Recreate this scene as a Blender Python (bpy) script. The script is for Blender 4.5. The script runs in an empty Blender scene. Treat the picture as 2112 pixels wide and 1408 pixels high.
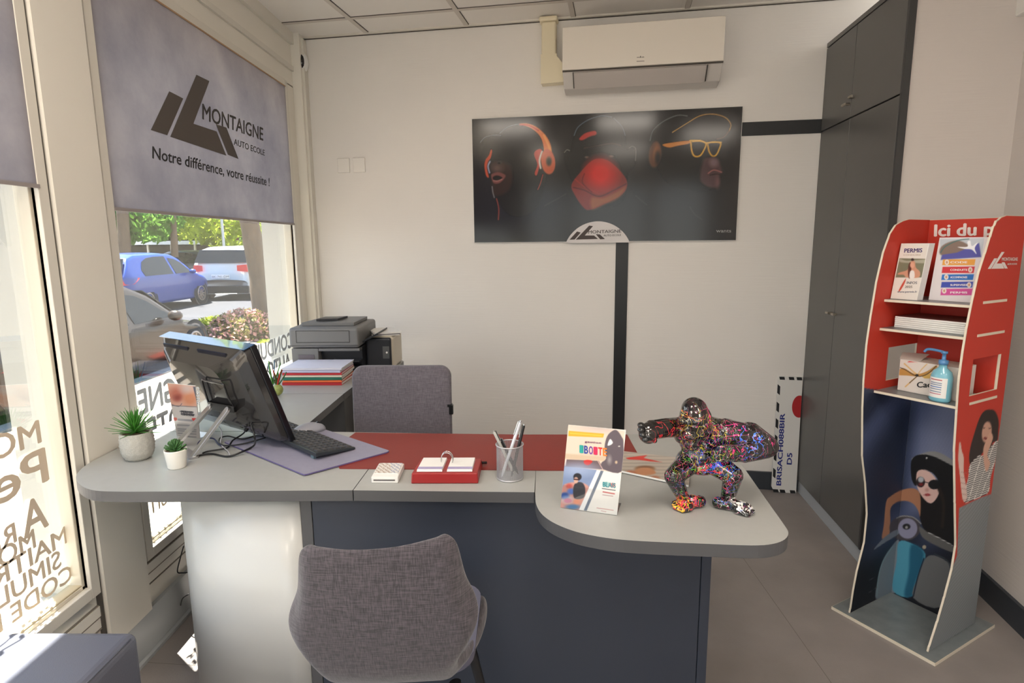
import bpy, math, random
import numpy as np
from mathutils import Matrix, Vector
random.seed(7); rng = np.random.default_rng(7)
sc = bpy.context.scene
# ---------------------------------------------------------------- camera
FPX = 1225.97
yaw, pitch, roll = -0.01711757, 0.16282435, -0.00863888
fw = np.array([math.sin(yaw)*math.cos(pitch), math.cos(yaw)*math.cos(pitch), -math.sin(pitch)])
r0 = np.array([math.cos(yaw), -math.sin(yaw), 0]); u0 = np.cross(r0, fw)
RT = math.cos(roll)*r0 + math.sin(roll)*u0; UP = -math.sin(roll)*r0 + math.cos(roll)*u0
CAM = np.array([0, 0, 1.348])
cd = bpy.data.cameras.new('camera'); cam = bpy.data.objects.new('camera', cd)
sc.collection.objects.link(cam); sc.camera = cam
cd.sensor_width = 36; cd.lens = FPX/2112*36; cd.clip_start = .02; cd.clip_end = 500
m = Matrix(((RT[0], UP[0], -fw[0], 0), (RT[1], UP[1], -fw[1], 0), (RT[2], UP[2], -fw[2], 1.348), (0, 0, 0, 1)))
cam.matrix_world = m
# ---------------------------------------------------------------- view, world, sun
sc.view_settings.view_transform = 'Standard'; sc.view_settings.look = 'None'
sc.view_settings.gamma = 1; sc.view_settings.use_curve_mapping = False
sc.view_settings.exposure = 0.62
SKY = 2.0; SUN = 34.0; PANEL = 12.0
w = bpy.data.worlds.new('world'); sc.world = w; w.use_nodes = True
nt = w.node_tree; bg = nt.nodes['Background']
tc = nt.nodes.new('ShaderNodeTexCoord'); sx = nt.nodes.new('ShaderNodeSeparateXYZ'); cr = nt.nodes.new('ShaderNodeValToRGB')
nt.links.new(tc.outputs['Generated'], sx.inputs[0]); nt.links.new(sx.outputs[2], cr.inputs[0]); nt.links.new(cr.outputs[0], bg.inputs[0])
cr.color_ramp.elements[0].position = 0; cr.color_ramp.elements[0].color = (1.0, .98, .93, 1)
cr.color_ramp.elements.new(1.0).color = (.28, .52, 1.0, 1); cr.color_ramp.elements[1].position = .45; cr.color_ramp.elements[1].color = (.62, .78, 1.0, 1)
bg.inputs[1].default_value = SKY
sl = bpy.data.lights.new('sun', 'SUN'); sl.energy = SUN; sl.angle = .012; sl.color = (1, .95, .86)
so = bpy.data.objects.new('sun', sl); sc.collection.objects.link(so)
so.rotation_euler = Vector((.26, -.205, -1)).to_track_quat('-Z', 'Y').to_euler(); so.location = (-6, 5, 9)
# ---------------------------------------------------------------- geometry of the place
PHI = -0.1632025
BD = np.array([math.cos(PHI), math.sin(PHI), 0]); BN = np.array([-math.sin(PHI), math.cos(PHI), 0])
XW = -1.267; DB = 3.312; HC = 2.5
def BK(u, n, z=0): return np.array([0, 0, z]) + BD*u + BN*n
def ray(x, y): return (x-1056)*RT + (704-y)*UP + FPX*fw
def pix(P):
    d = np.asarray(P, float) - CAM; q = d@fw
    return 1056+FPX*(d@RT)/q, 704-FPX*(d@UP)/q
def hit(x, y, p0, n):
    d = ray(x, y); return CAM + d*(((p0-CAM)@n)/(d@n))
def onz(x, y, z): return hit(x, y, np.array([0, 0, z]), np.array([0, 0, 1.]))
def onb(x, y, D=DB): return hit(x, y, BN*D, BN)
def onx(x, y, X=XW): return hit(x, y, np.array([X, 0, 0]), np.array([1., 0, 0]))
def ony(x, y, Y): return hit(x, y, np.array([0, Y, 0]), np.array([0, 1., 0]))
# ---------------------------------------------------------------- materials
def lin(c): return tuple(((v/255)/12.92 if v/255 <= .04045 else ((v/255+.055)/1.055)**2.4) for v in c)
MC = {}
def mat(name, col=(128, 128, 128), rough=.5, metal=0, noise=None, bump=None, coat=0, spec=.5, sheen=0, emit=0, trans=0, linear=False, attr=False):
    """col sRGB 0..255; noise=(scale, amount[, stretch xyz]); bump=(scale,strength)"""
    if name in MC: return MC[name]
    M = bpy.data.materials.new(name); M.use_nodes = True; MC[name] = M
    t = M.node_tree; b = t.nodes['Principled BSDF']
    c = col if linear else lin(col)
    b.inputs['Base Color'].default_value = (*c, 1); b.inputs['Roughness'].default_value = rough
    b.inputs['Metallic'].default_value = metal; b.inputs['Specular IOR Level'].default_value = spec
    b.inputs['Coat Weight'].default_value = coat; b.inputs['Sheen Weight'].default_value = sheen
    co = t.nodes.new('ShaderNodeTexCoord')
    if attr:
        a = t.nodes.new('ShaderNodeAttribute'); a.attribute_name = 'Col'; t.links.new(a.outputs['Color'], b.inputs['Base Color'])
    if noise:
        mp = t.nodes.new('ShaderNodeMapping'); t.links.new(co.outputs['Object'], mp.inputs[0])
        if len(noise) > 2: mp.inputs['Scale'].default_value = noise[2]
        n = t.nodes.new('ShaderNodeTexNoise'); n.inputs['Scale'].default_value = noise[0]; n.inputs['Detail'].default_value = 5
        t.links.new(mp.outputs[0], n.inputs['Vector'])
        r = t.nodes.new('ShaderNodeValToRGB'); k = noise[1]
        r.color_ramp.elements[0].position = .3; r.color_ramp.elements[1].position = .7
        r.color_ramp.elements[0].color = (*[v*(1-k) for v in c], 1); r.color_ramp.elements[1].color = (*[min(1, v*(1+k)) for v in c], 1)
        t.links.new(n.outputs[0], r.inputs[0]); t.links.new(r.outputs[0], b.inputs['Base Color'])
    if bump:
        n = t.nodes.new('ShaderNodeTexNoise'); n.inputs['Scale'].default_value = bump[0]; n.inputs['Detail'].default_value = 3
        t.links.new(co.outputs['Object'], n.inputs['Vector'])
        bp = t.nodes.new('ShaderNodeBump'); bp.inputs['Strength'].default_value = bump[1]; bp.inputs['Distance'].default_value = .002
        t.links.new(n.outputs[0], bp.inputs['Height']); t.links.new(bp.outputs[0], b.inputs['Normal'])
    if emit:
        b.inputs['Emission Color'].default_value = (*c, 1); b.inputs['Emission Strength'].default_value = emit
    if trans: b.inputs['Transmission Weight'].default_value = trans
    return M
def glassmat(name, tint=(1, 1, 1), refl=.06, rough=.0):
    if name in MC: return MC[name]
    M = bpy.data.materials.new(name); M.use_nodes = True; MC[name] = M; t = M.node_tree
    t.nodes.remove(t.nodes['Principled BSDF']); out = [n for n in t.nodes if n.type == 'OUTPUT_MATERIAL'][0]
    tr = t.nodes.new('ShaderNodeBsdfTransparent'); tr.inputs[0].default_value = (*tint, 1)
    gl = t.nodes.new('ShaderNodeBsdfGlossy'); gl.inputs['Roughness'].default_value = rough
    lw = t.nodes.new('ShaderNodeLayerWeight'); lw.inputs[0].default_value = .35
    mu = t.nodes.new('ShaderNodeMath'); mu.operation = 'MULTIPLY'; mu.inputs[1].default_value = .35
    ad = t.nodes.new('ShaderNodeMath'); ad.operation = 'ADD'; ad.inputs[1].default_value = refl*.6
    mx = t.nodes.new('ShaderNodeMixShader')
    t.links.new(lw.outputs['Fresnel'], mu.inputs[0]); t.links.new(mu.outputs[0], ad.inputs[0]); t.links.new(ad.outputs[0], mx.inputs[0])
    t.links.new(tr.outputs[0], mx.inputs[1]); t.links.new(gl.outputs[0], mx.inputs[2]); t.links.new(mx.outputs[0], out.inputs[0])
    return M
def translucent(name, col, amt=.5, noise=None):
    if name in MC: return MC[name]
    M = bpy.data.materials.new(name); M.use_nodes = True; MC[name] = M; t = M.node_tree
    t.nodes.remove(t.nodes['Principled BSDF']); out = [n for n in t.nodes if n.type == 'OUTPUT_MATERIAL'][0]
    d = t.nodes.new('ShaderNodeBsdfDiffuse'); tl = t.nodes.new('ShaderNodeBsdfTranslucent'); mx = t.nodes.new('ShaderNodeMixShader')
    mx.inputs[0].default_value = amt; c = lin(col)
    for nd in (d, tl): nd.inputs[0].default_value = (*c, 1)
    t.links.new(d.outputs[0], mx.inputs[1]); t.links.new(tl.outputs[0], mx.inputs[2]); t.links.new(mx.outputs[0], out.inputs[0])
    if noise:
        co = t.nodes.new('ShaderNodeTexCoord'); n = t.nodes.new('ShaderNodeTexNoise'); n.inputs['Scale'].default_value = noise[0]; n.inputs['Detail'].default_value = 7
        n.inputs['Roughness'].default_value = .62
        t.links.new(co.outputs['Object'], n.inputs['Vector']); r = t.nodes.new('ShaderNodeValToRGB')
        r.color_ramp.elements[0].position = .34; r.color_ramp.elements[1].position = .66
        r.color_ramp.elements[0].color = (*lin(noise[1]), 1); r.color_ramp.elements[1].color = (*lin(noise[2]), 1)
        t.links.new(n.outputs[0], r.inputs[0])
        for nd in (d, tl): t.links.new(r.outputs[0], nd.inputs[0])
    return M
def wall_mat(name, col):
    """painted ribbed wallcovering: fine horizontal relief"""
    M = mat(name, col, .75, noise=(1.1, .03)); t = M.node_tree; b = t.nodes['Principled BSDF']
    co = t.nodes.new('ShaderNodeTexCoord'); mp = t.nodes.new('ShaderNodeMapping'); mp.inputs['Scale'].default_value = (6, 6, 160)
    n = t.nodes.new('ShaderNodeTexNoise'); n.inputs['Scale'].default_value = 1; n.inputs['Detail'].default_value = 3
    bp = t.nodes.new('ShaderNodeBump'); bp.inputs['Strength'].default_value = .35; bp.inputs['Distance'].default_value = .002
    t.links.new(co.outputs['Object'], mp.inputs[0]); t.links.new(mp.outputs[0], n.inputs['Vector'])
    t.links.new(n.outputs[0], bp.inputs['Height']); t.links.new(bp.outputs[0], b.inputs['Normal'])
    return M
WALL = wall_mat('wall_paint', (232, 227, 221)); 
CREAM = mat('cream_painted_wood', (232, 227, 216), .45, noise=(2, .02))
FRAME = mat('frame_white', (222, 217, 206), .35)
CEIL = mat('ceiling_tile', (236, 231, 225), .85, bump=(260, .5)); TBAR = mat('ceiling_grid', (205, 197, 188), .5); GAP = mat('shadow_gap', (80, 74, 68), .8)
ANTH = mat('anthracite_laminate', (92, 90, 88), .34, noise=(3, .03)); ANTHD = mat('anthracite_edge', (58, 58, 58), .45)
DESKTOP = mat('desk_laminate', (164, 165, 162), .38, noise=(40, .02)); DESKEDGE = mat('desk_edge', (80, 80, 82), .4)
DARKP = mat('desk_front_dark', (50, 56, 68), .42); WHITEP = mat('desk_front_white', (196, 196, 192), .28, coat=.2)
BLACK = mat('black_plastic', (22, 22, 24), .35); GLOSSB = mat('gloss_black', (16, 16, 18), .08, coat=.6); WHITE = mat('white_plastic', (232, 230, 226), .3)
CHROME = mat('chrome', (205, 205, 205), .18, metal=1); ALU = mat('brushed_aluminium', (190, 190, 190), .35, metal=1); NICKEL = mat('nickel', (180, 172, 158), .28, metal=1)
RED = mat('red_leather', (128, 42, 36), .42, bump=(300, .15)); REDC = mat('red_card', (205, 50, 38), .4)
PAPER = mat('paper', (236, 234, 230), .7); GREYP = mat('grey_plastic', (120, 120, 120), .4); STRIPE = mat('black_paint', (24, 25, 27), .45)
VCOL = mat('printed_gloss', rough=.3, attr=True); VMATT = mat('printed_matt', rough=.6, attr=True)
# ---------------------------------------------------------------- mesh builder
_texts = {}
def text_mesh(s, bold=0.0):
    k = (s, bold)
    if k in _texts: return _texts[k]
    if bold:
        V0, F0 = text_mesh(s); V = []; F = []
        for (dx, dy) in ((bold, 0), (-bold, 0), (0, bold*.7), (0, -bold*.7)):
            b = len(V); V += [(x+dx, y+dy, z+.0012*len(V)/len(V0)) for x, y, z in V0]; F += [tuple(b+i for i in f) for f in F0]
        _texts[k] = (V, F); return V, F
    c = bpy.data.curves.new('t', 'FONT'); c.body = s; c.size = 1; c.resolution_u = 3
    o = bpy.data.objects.new('t', c); sc.collection.objects.link(o)
    dg = bpy.context.evaluated_depsgraph_get(); me = bpy.data.meshes.new_from_object(o.evaluated_get(dg))
    V = [tuple(v.co) for v in me.vertices]; F = [tuple(p.vertices) for p in me.polygons]
    sc.collection.objects.unlink(o); bpy.data.objects.remove(o); bpy.data.curves.remove(c); bpy.data.meshes.remove(me)
    _texts[k] = (V, F); return V, F
def catmull(pts, n=6, closed=True):
    P = [np.array(p, float) for p in pts]; out = []; N = len(P)
    for i in range(N if closed else N-1):
        g = lambda j: P[j % N] if closed else P[max(0, min(N-1, j))]
        p0, p1, p2, p3 = g(i-1), g(i), g(i+1), g(i+2)
        for k in range(n):
            t = k/n; out.append(.5*((2*p1)+(-p0+p2)*t+(2*p0-5*p1+4*p2-p3)*t*t+(-p0+3*p1-3*p2+p3)*t**3))
    if not closed: out.append(P[-1])
    return out
def rrect(w, h, r, n=5, cx=0, cy=0):
    o = []
    for (sx_, sy_, a0) in ((1, 1, 0), (-1, 1, 90), (-1, -1, 180), (1, -1, 270)):
        for k in range(n+1):
            a = math.radians(a0+90*k/n); o.append((cx+sx_*(w/2-r)+r*math.cos(a), cy+sy_*(h/2-r)+r*math.sin(a)))
    return o
def frame(o, x, y, z=None):
    x = Vector(x); y = Vector(y); z = Vector(z) if z is not None else x.cross(y).normalized()
    return Matrix(((x[0], y[0], z[0], o[0]), (x[1], y[1], z[1], o[1]), (x[2], y[2], z[2], o[2]), (0, 0, 0, 1)))
class MB:
    def __init__(s, M=None): s.v = []; s.f = []; s.m = []; s.s = []; s.mats = []; s.M = M or Matrix()
    def mi(s, m):
        if m not in s.mats: s.mats.append(m)
        return s.mats.index(m)
    def add(s, V, F, m, smooth=False, T=None):
        T = s.M @ T if T is not None else s.M; b = len(s.v)
        s.v += [tuple(T @ Vector(v)) for v in V]; i = s.mi(m)
        for f in F: s.f.append(tuple(b+k for k in f)); s.m.append(i); s.s.append(smooth)
        return s
    def box(s, a, b, m, T=None):
        x0, y0, z0 = a; x1, y1, z1 = b
        V = [(x0, y0, z0), (x1, y0, z0), (x1, y1, z0), (x0, y1, z0), (x0, y0, z1), (x1, y0, z1), (x1, y1, z1), (x0, y1, z1)]
        return s.add(V, [(0, 3, 2, 1), (4, 5, 6, 7), (0, 1, 5, 4), (1, 2, 6, 5), (2, 3, 7, 6), (3, 0, 4, 7)], m, T=T)
    def prism(s, poly, z0, z1, m, T=None, top=None, smooth=False):
        n = len(poly); ar = sum(poly[i][0]*poly[(i+1) % n][1]-poly[(i+1) % n][0]*poly[i][1] for i in range(n))
        if ar < 0: poly = poly[::-1]
        V = [(p[0], p[1], z0) for p in poly]+[(p[0], p[1], z1) for p in poly]
        s.add(V, [tuple(range(n))[::-1]]+[(i, (i+1) % n, n+(i+1) % n, n+i) for i in range(n)], m, smooth, T)
        return s.add([(p[0], p[1], z1) for p in poly], [tuple(range(n))], top or m, False, T)
    def lathe(s, prof, m, seg=32, T=None, smooth=True):
        V = []; F = []; n = len(prof)
        for (r, z) in prof:
            for k in range(seg):
                a = 2*math.pi*k/seg; V.append((r*math.cos(a), r*math.sin(a), z))
        for i in range(n-1):
            for k in range(seg): F.append((i*seg+k, i*seg+(k+1) % seg, (i+1)*seg+(k+1) % seg, (i+1)*seg+k))
        return s.add(V, F, m, smooth, T)
    def cyl(s, a, b, r, m, seg=16, r2=None):
        a = Vector(a); b = Vector(b); d = b-a; q = d.to_track_quat('Z', 'Y').to_matrix().to_4x4(); T = Matrix.Translation(a) @ q; L = d.length; r2 = r if r2 is None else r2
        s.lathe([(r, 0), (r2, L)], m, seg, T)
        s.add([(r*math.cos(2*math.pi*k/seg), r*math.sin(2*math.pi*k/seg), 0) for k in range(seg)], [tuple(range(seg))[::-1]], m, False, T)
        return s.add([(r2*math.cos(2*math.pi*k/seg), r2*math.sin(2*math.pi*k/seg), L) for k in range(seg)], [tuple(range(seg))], m, False, T)
    def tube(s, pts, r, m, seg=8, sm=6, closed=False, T=None):
        P = [Vector(p) for p in (catmull(pts, sm, closed) if sm > 1 else pts)]; V = []; F = []; n = len(P); up = Vector((0, 0, 1))
        for i, p in enumerate(P):
            d = (P[(i+1) % n if closed else min(i+1, n-1)]-P[(i-1) % n if closed else max(i-1, 0)]).normalized()
            x = d.cross(up); x = x.normalized() if x.length > 1e-3 else Vector((1, 0, 0)); y = x.cross(d).normalized(); up = y
            rr = r[min(len(r)-1, i*len(r)//n)] if isinstance(r, (list, tuple)) else r
            for k in range(seg):
                a = 2*math.pi*k/seg; V.append(p+x*rr*math.cos(a)+y*rr*math.sin(a))
        for i in range(n if closed else n-1):
            j = (i+1) % n
            for k in range(seg): F.append((i*seg+k, i*seg+(k+1) % seg, j*seg+(k+1) % seg, j*seg+k))
        if not closed: F += [tuple(range(seg))[::-1], tuple((n-1)*seg+k for k in range(seg))]
        return s.add(V, F, m, True, T)
    def grid(s, fn, nu, nv, m, smooth=True, T=None, cu=False):
        V = [fn(i/nu, j/nv) for j in range(nv+1) for i in range(nu+1)]
        F = [(j*(nu+1)+i, j*(nu+1)+i+1, (j+1)*(nu+1)+i+1, (j+1)*(nu+1)+i) for j in range(nv) for i in range(nu)]
        return s.add(V, F, m, smooth, T)
    def ell(s, c, r, m, seg=20, T=None):
        c = Vector(c); V = []; F = []; n = seg//2
        for i in range(n+1):
            t = math.pi*i/n
            for k in range(seg):
                a = 2*math.pi*k/seg; V.append((c[0]+r[0]*math.sin(t)*math.cos(a), c[1]+r[1]*math.sin(t)*math.sin(a), c[2]-r[2]*math.cos(t)))
        for i in range(n):
            for k in range(seg): F.append((i*seg+k, i*seg+(k+1) % seg, (i+1)*seg+(k+1) % seg, (i+1)*seg+k))
        return s.add(V, F, m, True, T)
    def text(s, st, P0, P1, P2, m, off=(0, 0, 0), bold=.0, T=None):
        """affine: baseline start P0, baseline end P1, cap height point P2 (world/local)"""
        V, F = text_mesh(st, bold); xs = [v[0] for v in V]; x0 = min(xs); W = max(xs)-x0; P0 = np.array(P0, float); ex = (np.array(P1)-P0)/W; ey = (np.array(P2)-P0)/.7; ez = np.cross(ex, ey); ez = ez/np.linalg.norm(ez)*.2
        return s.add([tuple(P0+ex*(v[0]-x0)+ey*v[1]+ez*v[2]+np.array(off)) for v in V], F, m, False, T)
    def poly3(s, pts, m, off=(0, 0, 0), T=None):
        return s.add([tuple(np.array(p)+np.array(off)) for p in pts], [tuple(range(len(pts)))], m, False, T)
MW = {}
def thing(name, label, cat, loc=(0, 0, 0), rz=0, group=None, kind=None):
    o = bpy.data.objects.new(name, None); sc.collection.objects.link(o); o.location = loc; o.rotation_euler = (0, 0, rz); o.empty_display_size = .1
    o['label'] = label; o['category'] = cat
    if group: o['group'] = group
    if kind: o['kind'] = kind
    MW[o.name] = Matrix.Translation(Vector(loc)) @ Matrix.Rotation(rz, 4, 'Z'); return o
def finish(o, bevel=0, subsurf=0, solid=0, seg=2, ang=35):
    if solid: q = o.modifiers.new('s', 'SOLIDIFY'); q.thickness = solid; q.offset = 0
    if bevel: q = o.modifiers.new('b', 'BEVEL'); q.width = bevel; q.segments = seg; q.limit_method = 'ANGLE'; q.angle_limit = math.radians(ang)
    if subsurf: q = o.modifiers.new('u', 'SUBSURF'); q.levels = subsurf; q.render_levels = subsurf
def build(name, mb, parent=None, world=False, label=None, **k):
    """link an MB as one mesh; world=True means its vertices are in world space"""
    V = mb.v; top = parent
    if parent is not None and world:
        I = MW[parent.name].inverted(); V = [tuple(I @ Vector(v)) for v in V]
    me = bpy.data.meshes.new(name); me.from_pydata(V, [], mb.f)
    for m in mb.mats: me.materials.append(m)
    me.polygons.foreach_set('material_index', mb.m); me.polygons.foreach_set('use_smooth', mb.s); me.update()
    o = bpy.data.objects.new(name, me); sc.collection.objects.link(o)
    if parent: o.parent = parent; MW[o.name] = MW[parent.name] if parent.name in MW else Matrix()
    else: MW[o.name] = Matrix()
    if label: o['label'] = label
    finish(o, **k); return o
def solo(name, mb, label, cat, group=None, kind=None, **k):
    o = build(name, mb, **k); o['label'] = label; o['category'] = cat
    if group: o['group'] = group
    if kind: o['kind'] = kind
    return o
def struct(name, mb, label=None, rz=0, **k):
    if rz:
        I = Matrix.Rotation(-rz, 4, 'Z'); mb.v = [tuple(I @ Vector(v)) for v in mb.v]
    o = build(name, mb, **k); o.rotation_euler = (0, 0, rz); o['kind'] = 'structure'; o['category'] = name.split('_')[0]
    o['label'] = label or name; return o
# ---------------------------------------------------------------- painter for printed surfaces
def segd(PX, PY, pts, closed):
    P = np.array(pts, float); Q = np.roll(P, -1, 0) if closed else P[1:]; P = P if closed else P[:-1]; d = np.full(PX.shape, 1e9)
    for (a, b) in zip(P, Q):
        e = b-a; L = max(1e-9, e@e); t = np.clip(((PX-a[0])*e[0]+(PY-a[1])*e[1])/L, 0, 1)
        d = np.minimum(d, (PX-a[0]-t*e[0])**2+(PY-a[1]-t*e[1])**2)
    return np.sqrt(d)
def inside(PX, PY, pts):
    P = np.array(pts, float); r = np.zeros(PX.shape, bool)
    for (a, b) in zip(P, np.roll(P, -1, 0)):
        if a[1] == b[1]: continue
        c = (a[1] > PY) != (b[1] > PY); r ^= c & (PX < (b[0]-a[0])*(PY-a[1])/(b[1]-a[1])+a[0])
    return r
class Paint:
    """colours a fine mesh of a printed surface; drawing coordinates are those of the print as it appears in the reference"""
    def __init__(s, base): s.parts = []; s.ops = []; s.base = base
    def poly(s, pts, col, soft=.7, a=1, smooth=True): s.ops.append(('p', catmull(pts, 4) if smooth and len(pts) > 2 else pts, col, soft, a)); return s
    def line(s, pts, w_, col, soft=.6, a=1, smooth=True): s.ops.append(('l', catmull(pts, 4, False) if smooth and len(pts) > 2 else pts, col, soft, a, w_)); return s
    def ell(s, cx, cy, rx, ry, col, soft=.7, a=1, rot=0): s.ops.append(('e', (cx, cy, rx, ry, rot), col, soft, a)); return s
    def fn(s, f): s.ops.append(('f', f)); return s
    def eval(s, PX, PY):
        C = np.ones((len(PX), 3))*np.array(s.base, float)
        for o in s.ops:
            if o[0] == 'f': C = o[1](PX, PY, C); continue
            _, g, col, soft, a = o[:5]
            if o[0] == 'p': d = segd(PX, PY, g, True); d = np.where(inside(PX, PY, g), -d, d)
            elif o[0] == 'l': d = segd(PX, PY, g, False)-o[5]/2
            else:
                cx, cy, rx, ry, rot = g; c, q = math.cos(rot), math.sin(rot); X = (PX-cx)*c+(PY-cy)*q; Y = -(PX-cx)*q+(PY-cy)*c
                d = (np.sqrt((X/rx)**2+(Y/ry)**2)-1)*min(rx, ry)
            k = np.clip(.5-d/(2*soft), 0, 1)*a; k = k*k*(3-2*k) if a == 1 else k
            C = C*(1-k[:, None])+np.array(col, float)*k[:, None]
        return C
def print_mesh(name, fn, nu, nv, P, parent, texts=(), material=None, coordf=None, label=None, world=True, two=False):
    """fn(s,t)->world point arrays (n,3). texts: (string,p0,p1,p2,rgb,bold) in picture coordinates via coordf"""
    S, T = np.meshgrid(np.linspace(0, 1, nu+1), np.linspace(0, 1, nv+1)); S = S.ravel(); T = T.ravel()
    W = fn(S, T); D = W-CAM; q = D@fw; PX = 1056+FPX*(D@RT)/q; PY = 704-FPX*(D@UP)/q
    C = P.eval(PX, PY); V = [tuple(p) for p in W]
    F = [(j*(nu+1)+i, j*(nu+1)+i+1, (j+1)*(nu+1)+i+1, (j+1)*(nu+1)+i) for j in range(nv) for i in range(nu)]
    C = list(map(tuple, C))
    for (st, p0, p1, p2, rgb, bold) in texts:
        tv, tf = text_mesh(st, bold); b = len(V); xs = [v[0] for v in tv]; x0 = min(xs); Wd = max(xs)-x0
        A, B, Cc = coordf(*p0), coordf(*p1), coordf(*p2); ex = (B-A)/Wd; ey = (Cc-A)/.7
        ez = np.cross(ex, ey); ez = ez/np.linalg.norm(ez)*.2; V += [tuple(A+ex*(v[0]-x0)+ey*v[1]+ez*v[2]) for v in tv]; F += [tuple(b+k for k in f) for f in tf]; C += [rgb]*len(tv)
    if world and parent is not None:
        I = MW[parent.name].inverted(); V = [tuple(I @ Vector(v)) for v in V]
    me = bpy.data.meshes.new(name); me.from_pydata(V, [], F); me.materials.append(material or VCOL)
    ca = me.color_attributes.new('Col', 'FLOAT_COLOR', 'POINT'); c = np.clip(np.array(C)/255., 0, 1)
    c = np.where(c <= .04045, c/12.92, ((c+.055)/1.055)**2.4); ca.data.foreach_set('color', np.hstack([c, np.ones((len(c), 1))]).ravel().astype('f'))
    me.update(); o = bpy.data.objects.new(name, me); sc.collection.objects.link(o); o.parent = parent; MW[o.name] = MW[parent.name]
    if label: o['label'] = label
    return o
def quadfn(TL, TR, BR, BL):
    TL, TR, BR, BL = map(lambda p: np.array(p, float), (TL, TR, BR, BL))
    return lambda s, t: (BL*(1-s)[:, None]*(1-t)[:, None]+BR*s[:, None]*(1-t)[:, None]+TR*s[:, None]*t[:, None]+TL*(1-s)[:, None]*t[:, None])
def logo(mb, P0, ex, ey, m, off=(0, 0, 0)):
    """the driving school's mark: slanted bar, slanted L, slanted short bar; unit box 1 x 1 in (ex,ey)"""
    f = lambda p: tuple(np.array(P0, float)+np.array(ex)*p[0]+np.array(ey)*p[1])
    for pl in ([(0, 0), (.145, 0), (.43, .62), (.28, .62)], [(.17, 0), (.80, 0), (.69, .31), (.42, .31), (.77, 1), (.62, 1)], [(.83, 0), (.99, 0), (.80, .38), (.66, .38)]):
        mb.poly3([f(p) for p in pl], m, off)
# ================================================================ ROOM SHELL
R = lambda u, n: BK(u, n)[:2]
UR = 1.397; NC = 2.545                      # right wall and recess corner
c_bl = np.array([XW, (DB-BD[1]*0)/1, 0])
yb = lambda x: (DB-BN[0]*x)/BN[1]           # back wall y at a world x
FLOORM = mat('floor_vinyl', (142, 135, 132), .5, noise=(5, .10), bump=(180, .3))
fr = R(UR, -3.0)
mb = MB(); mb.prism([(XW-.02, -2.9), (fr[0]+.3, -3.2), tuple(R(UR+.1, NC+.9)), (XW-.02, yb(XW)+.1)], -.06, 0, FLOORM)
# welded sheet joints in the vinyl
for (a, b) in (((-1.25, 1.74), (2, 1.47)), ((-1.25, .9), (2, .63)), ((.95, -1), (.95, 3.4))): 
    d = Vector((b[0]-a[0], b[1]-a[1], 0)).normalized(); nn = Vector((-d[1], d[0], 0))*.0012
    mb.add([(a[0]-nn[0], a[1]-nn[1], .0004), (b[0]-nn[0], b[1]-nn[1], .0004), (b[0]+nn[0], b[1]+nn[1], .0004), (a[0]+nn[0], a[1]+nn[1], .0004)], [(0, 1, 2, 3)], mat('vinyl_joint', (112, 106, 102), .6))
struct('floor', mb, 'mottled grey vinyl floor with welded joints')
# back wall (slab behind plane n=DB), with room corner at the left
T = frame(BK(0, DB), BD, BN, (0, 0, 1))
mb = MB(); mb.box((-2.05, 0, -.1), (1.2, .2, HC+.1), WALL, T); struct('wall_back', mb, 'long off-white ribbed back wall', rz=PHI)
# recess block wall right of the tall cabinet, then the right wall
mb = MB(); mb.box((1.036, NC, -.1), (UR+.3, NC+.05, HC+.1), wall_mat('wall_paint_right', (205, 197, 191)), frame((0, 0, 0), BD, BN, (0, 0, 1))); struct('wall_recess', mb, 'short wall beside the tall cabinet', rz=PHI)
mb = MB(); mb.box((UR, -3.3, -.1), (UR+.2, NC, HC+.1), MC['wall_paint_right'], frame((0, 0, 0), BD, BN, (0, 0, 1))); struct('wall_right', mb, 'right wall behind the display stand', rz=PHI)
# ceiling: tiles with a T-bar grid parallel to the back wall
mb = MB(); mb.prism([(XW-.2, -3.1), (fr[0]+.3, -3.4), tuple(R(UR+.3, NC+1.1)), (XW-.2, yb(XW)+.25)], HC, HC+.12, CEIL)
TB = frame((0, 0, 0), BD, BN, (0, 0, 1))
for k in range(-4, 6):
    u = -.266+.566*k
    nlo = max(-3.3, (XW-.02-BD[0]*u)/BN[0])
    if nlo < DB: mb.box((u-.012, nlo, HC-.006), (u+.012, DB+.01, HC+.001), TBAR, TB); mb.box((u+.012, nlo, HC-.003), (u+.0145, DB+.01, HC+.001), GAP, TB)
for k in range(0, 12):
    n = 3.085-.566*k
    ulo = (XW-.02-BN[0]*n)/BD[0]; mb.box((ulo, n-.012, HC-.005), (1.6, n+.012, HC+.001), TBAR, TB); mb.box((ulo, n-.0145, HC-.003), (1.6, n-.012, HC+.001), GAP, TB)
struct('ceiling', mb, 'suspended ceiling of white square tiles')
mb = MB(); mb.box((-1.83, DB-.004, HC-.012), (1.05, DB+.01, HC-.007), GAP, TB); mb.box((-1.83, DB-.02, HC-.008), (1.05, DB+.01, HC), FRAME, TB); struct('trim_1', mb, 'thin edge profile where ceiling meets back wall')
# left shop-front wall: posts, header, sill panels; openings are the windows
def leftbox(mb, y0, y1, z0, z1, x1=XW, x0=XW-.04, m=CREAM): mb.box((x0, y0, z0), (x1, y1, z1), m)
mb = MB()
OUTW = mat('render_outside', (200, 196, 186), .8); OUTG = mat('render_outside_grey', (176, 176, 170), .8)
yc = yb(XW)
# header over windows; unseen outer projection added to cut off the sun patch
mb.box((XW-.05, -2.9, 2.215), (XW, yc+.05, HC), CREAM); mb.box((XW-.18, -2.9, 2.19), (XW-.05, yc+.05, HC+.1), OUTW); mb.box((XW-.288, -2.9, 2.19), (XW-.18, yc+.05, 2.34), OUTW)
mb.box((XW, -2.9, 2.30), (XW+.012, yc, 2.325), FRAME); mb.box((XW, -2.9, 2.44), (XW+.02, yc, 2.5), FRAME)
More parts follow.
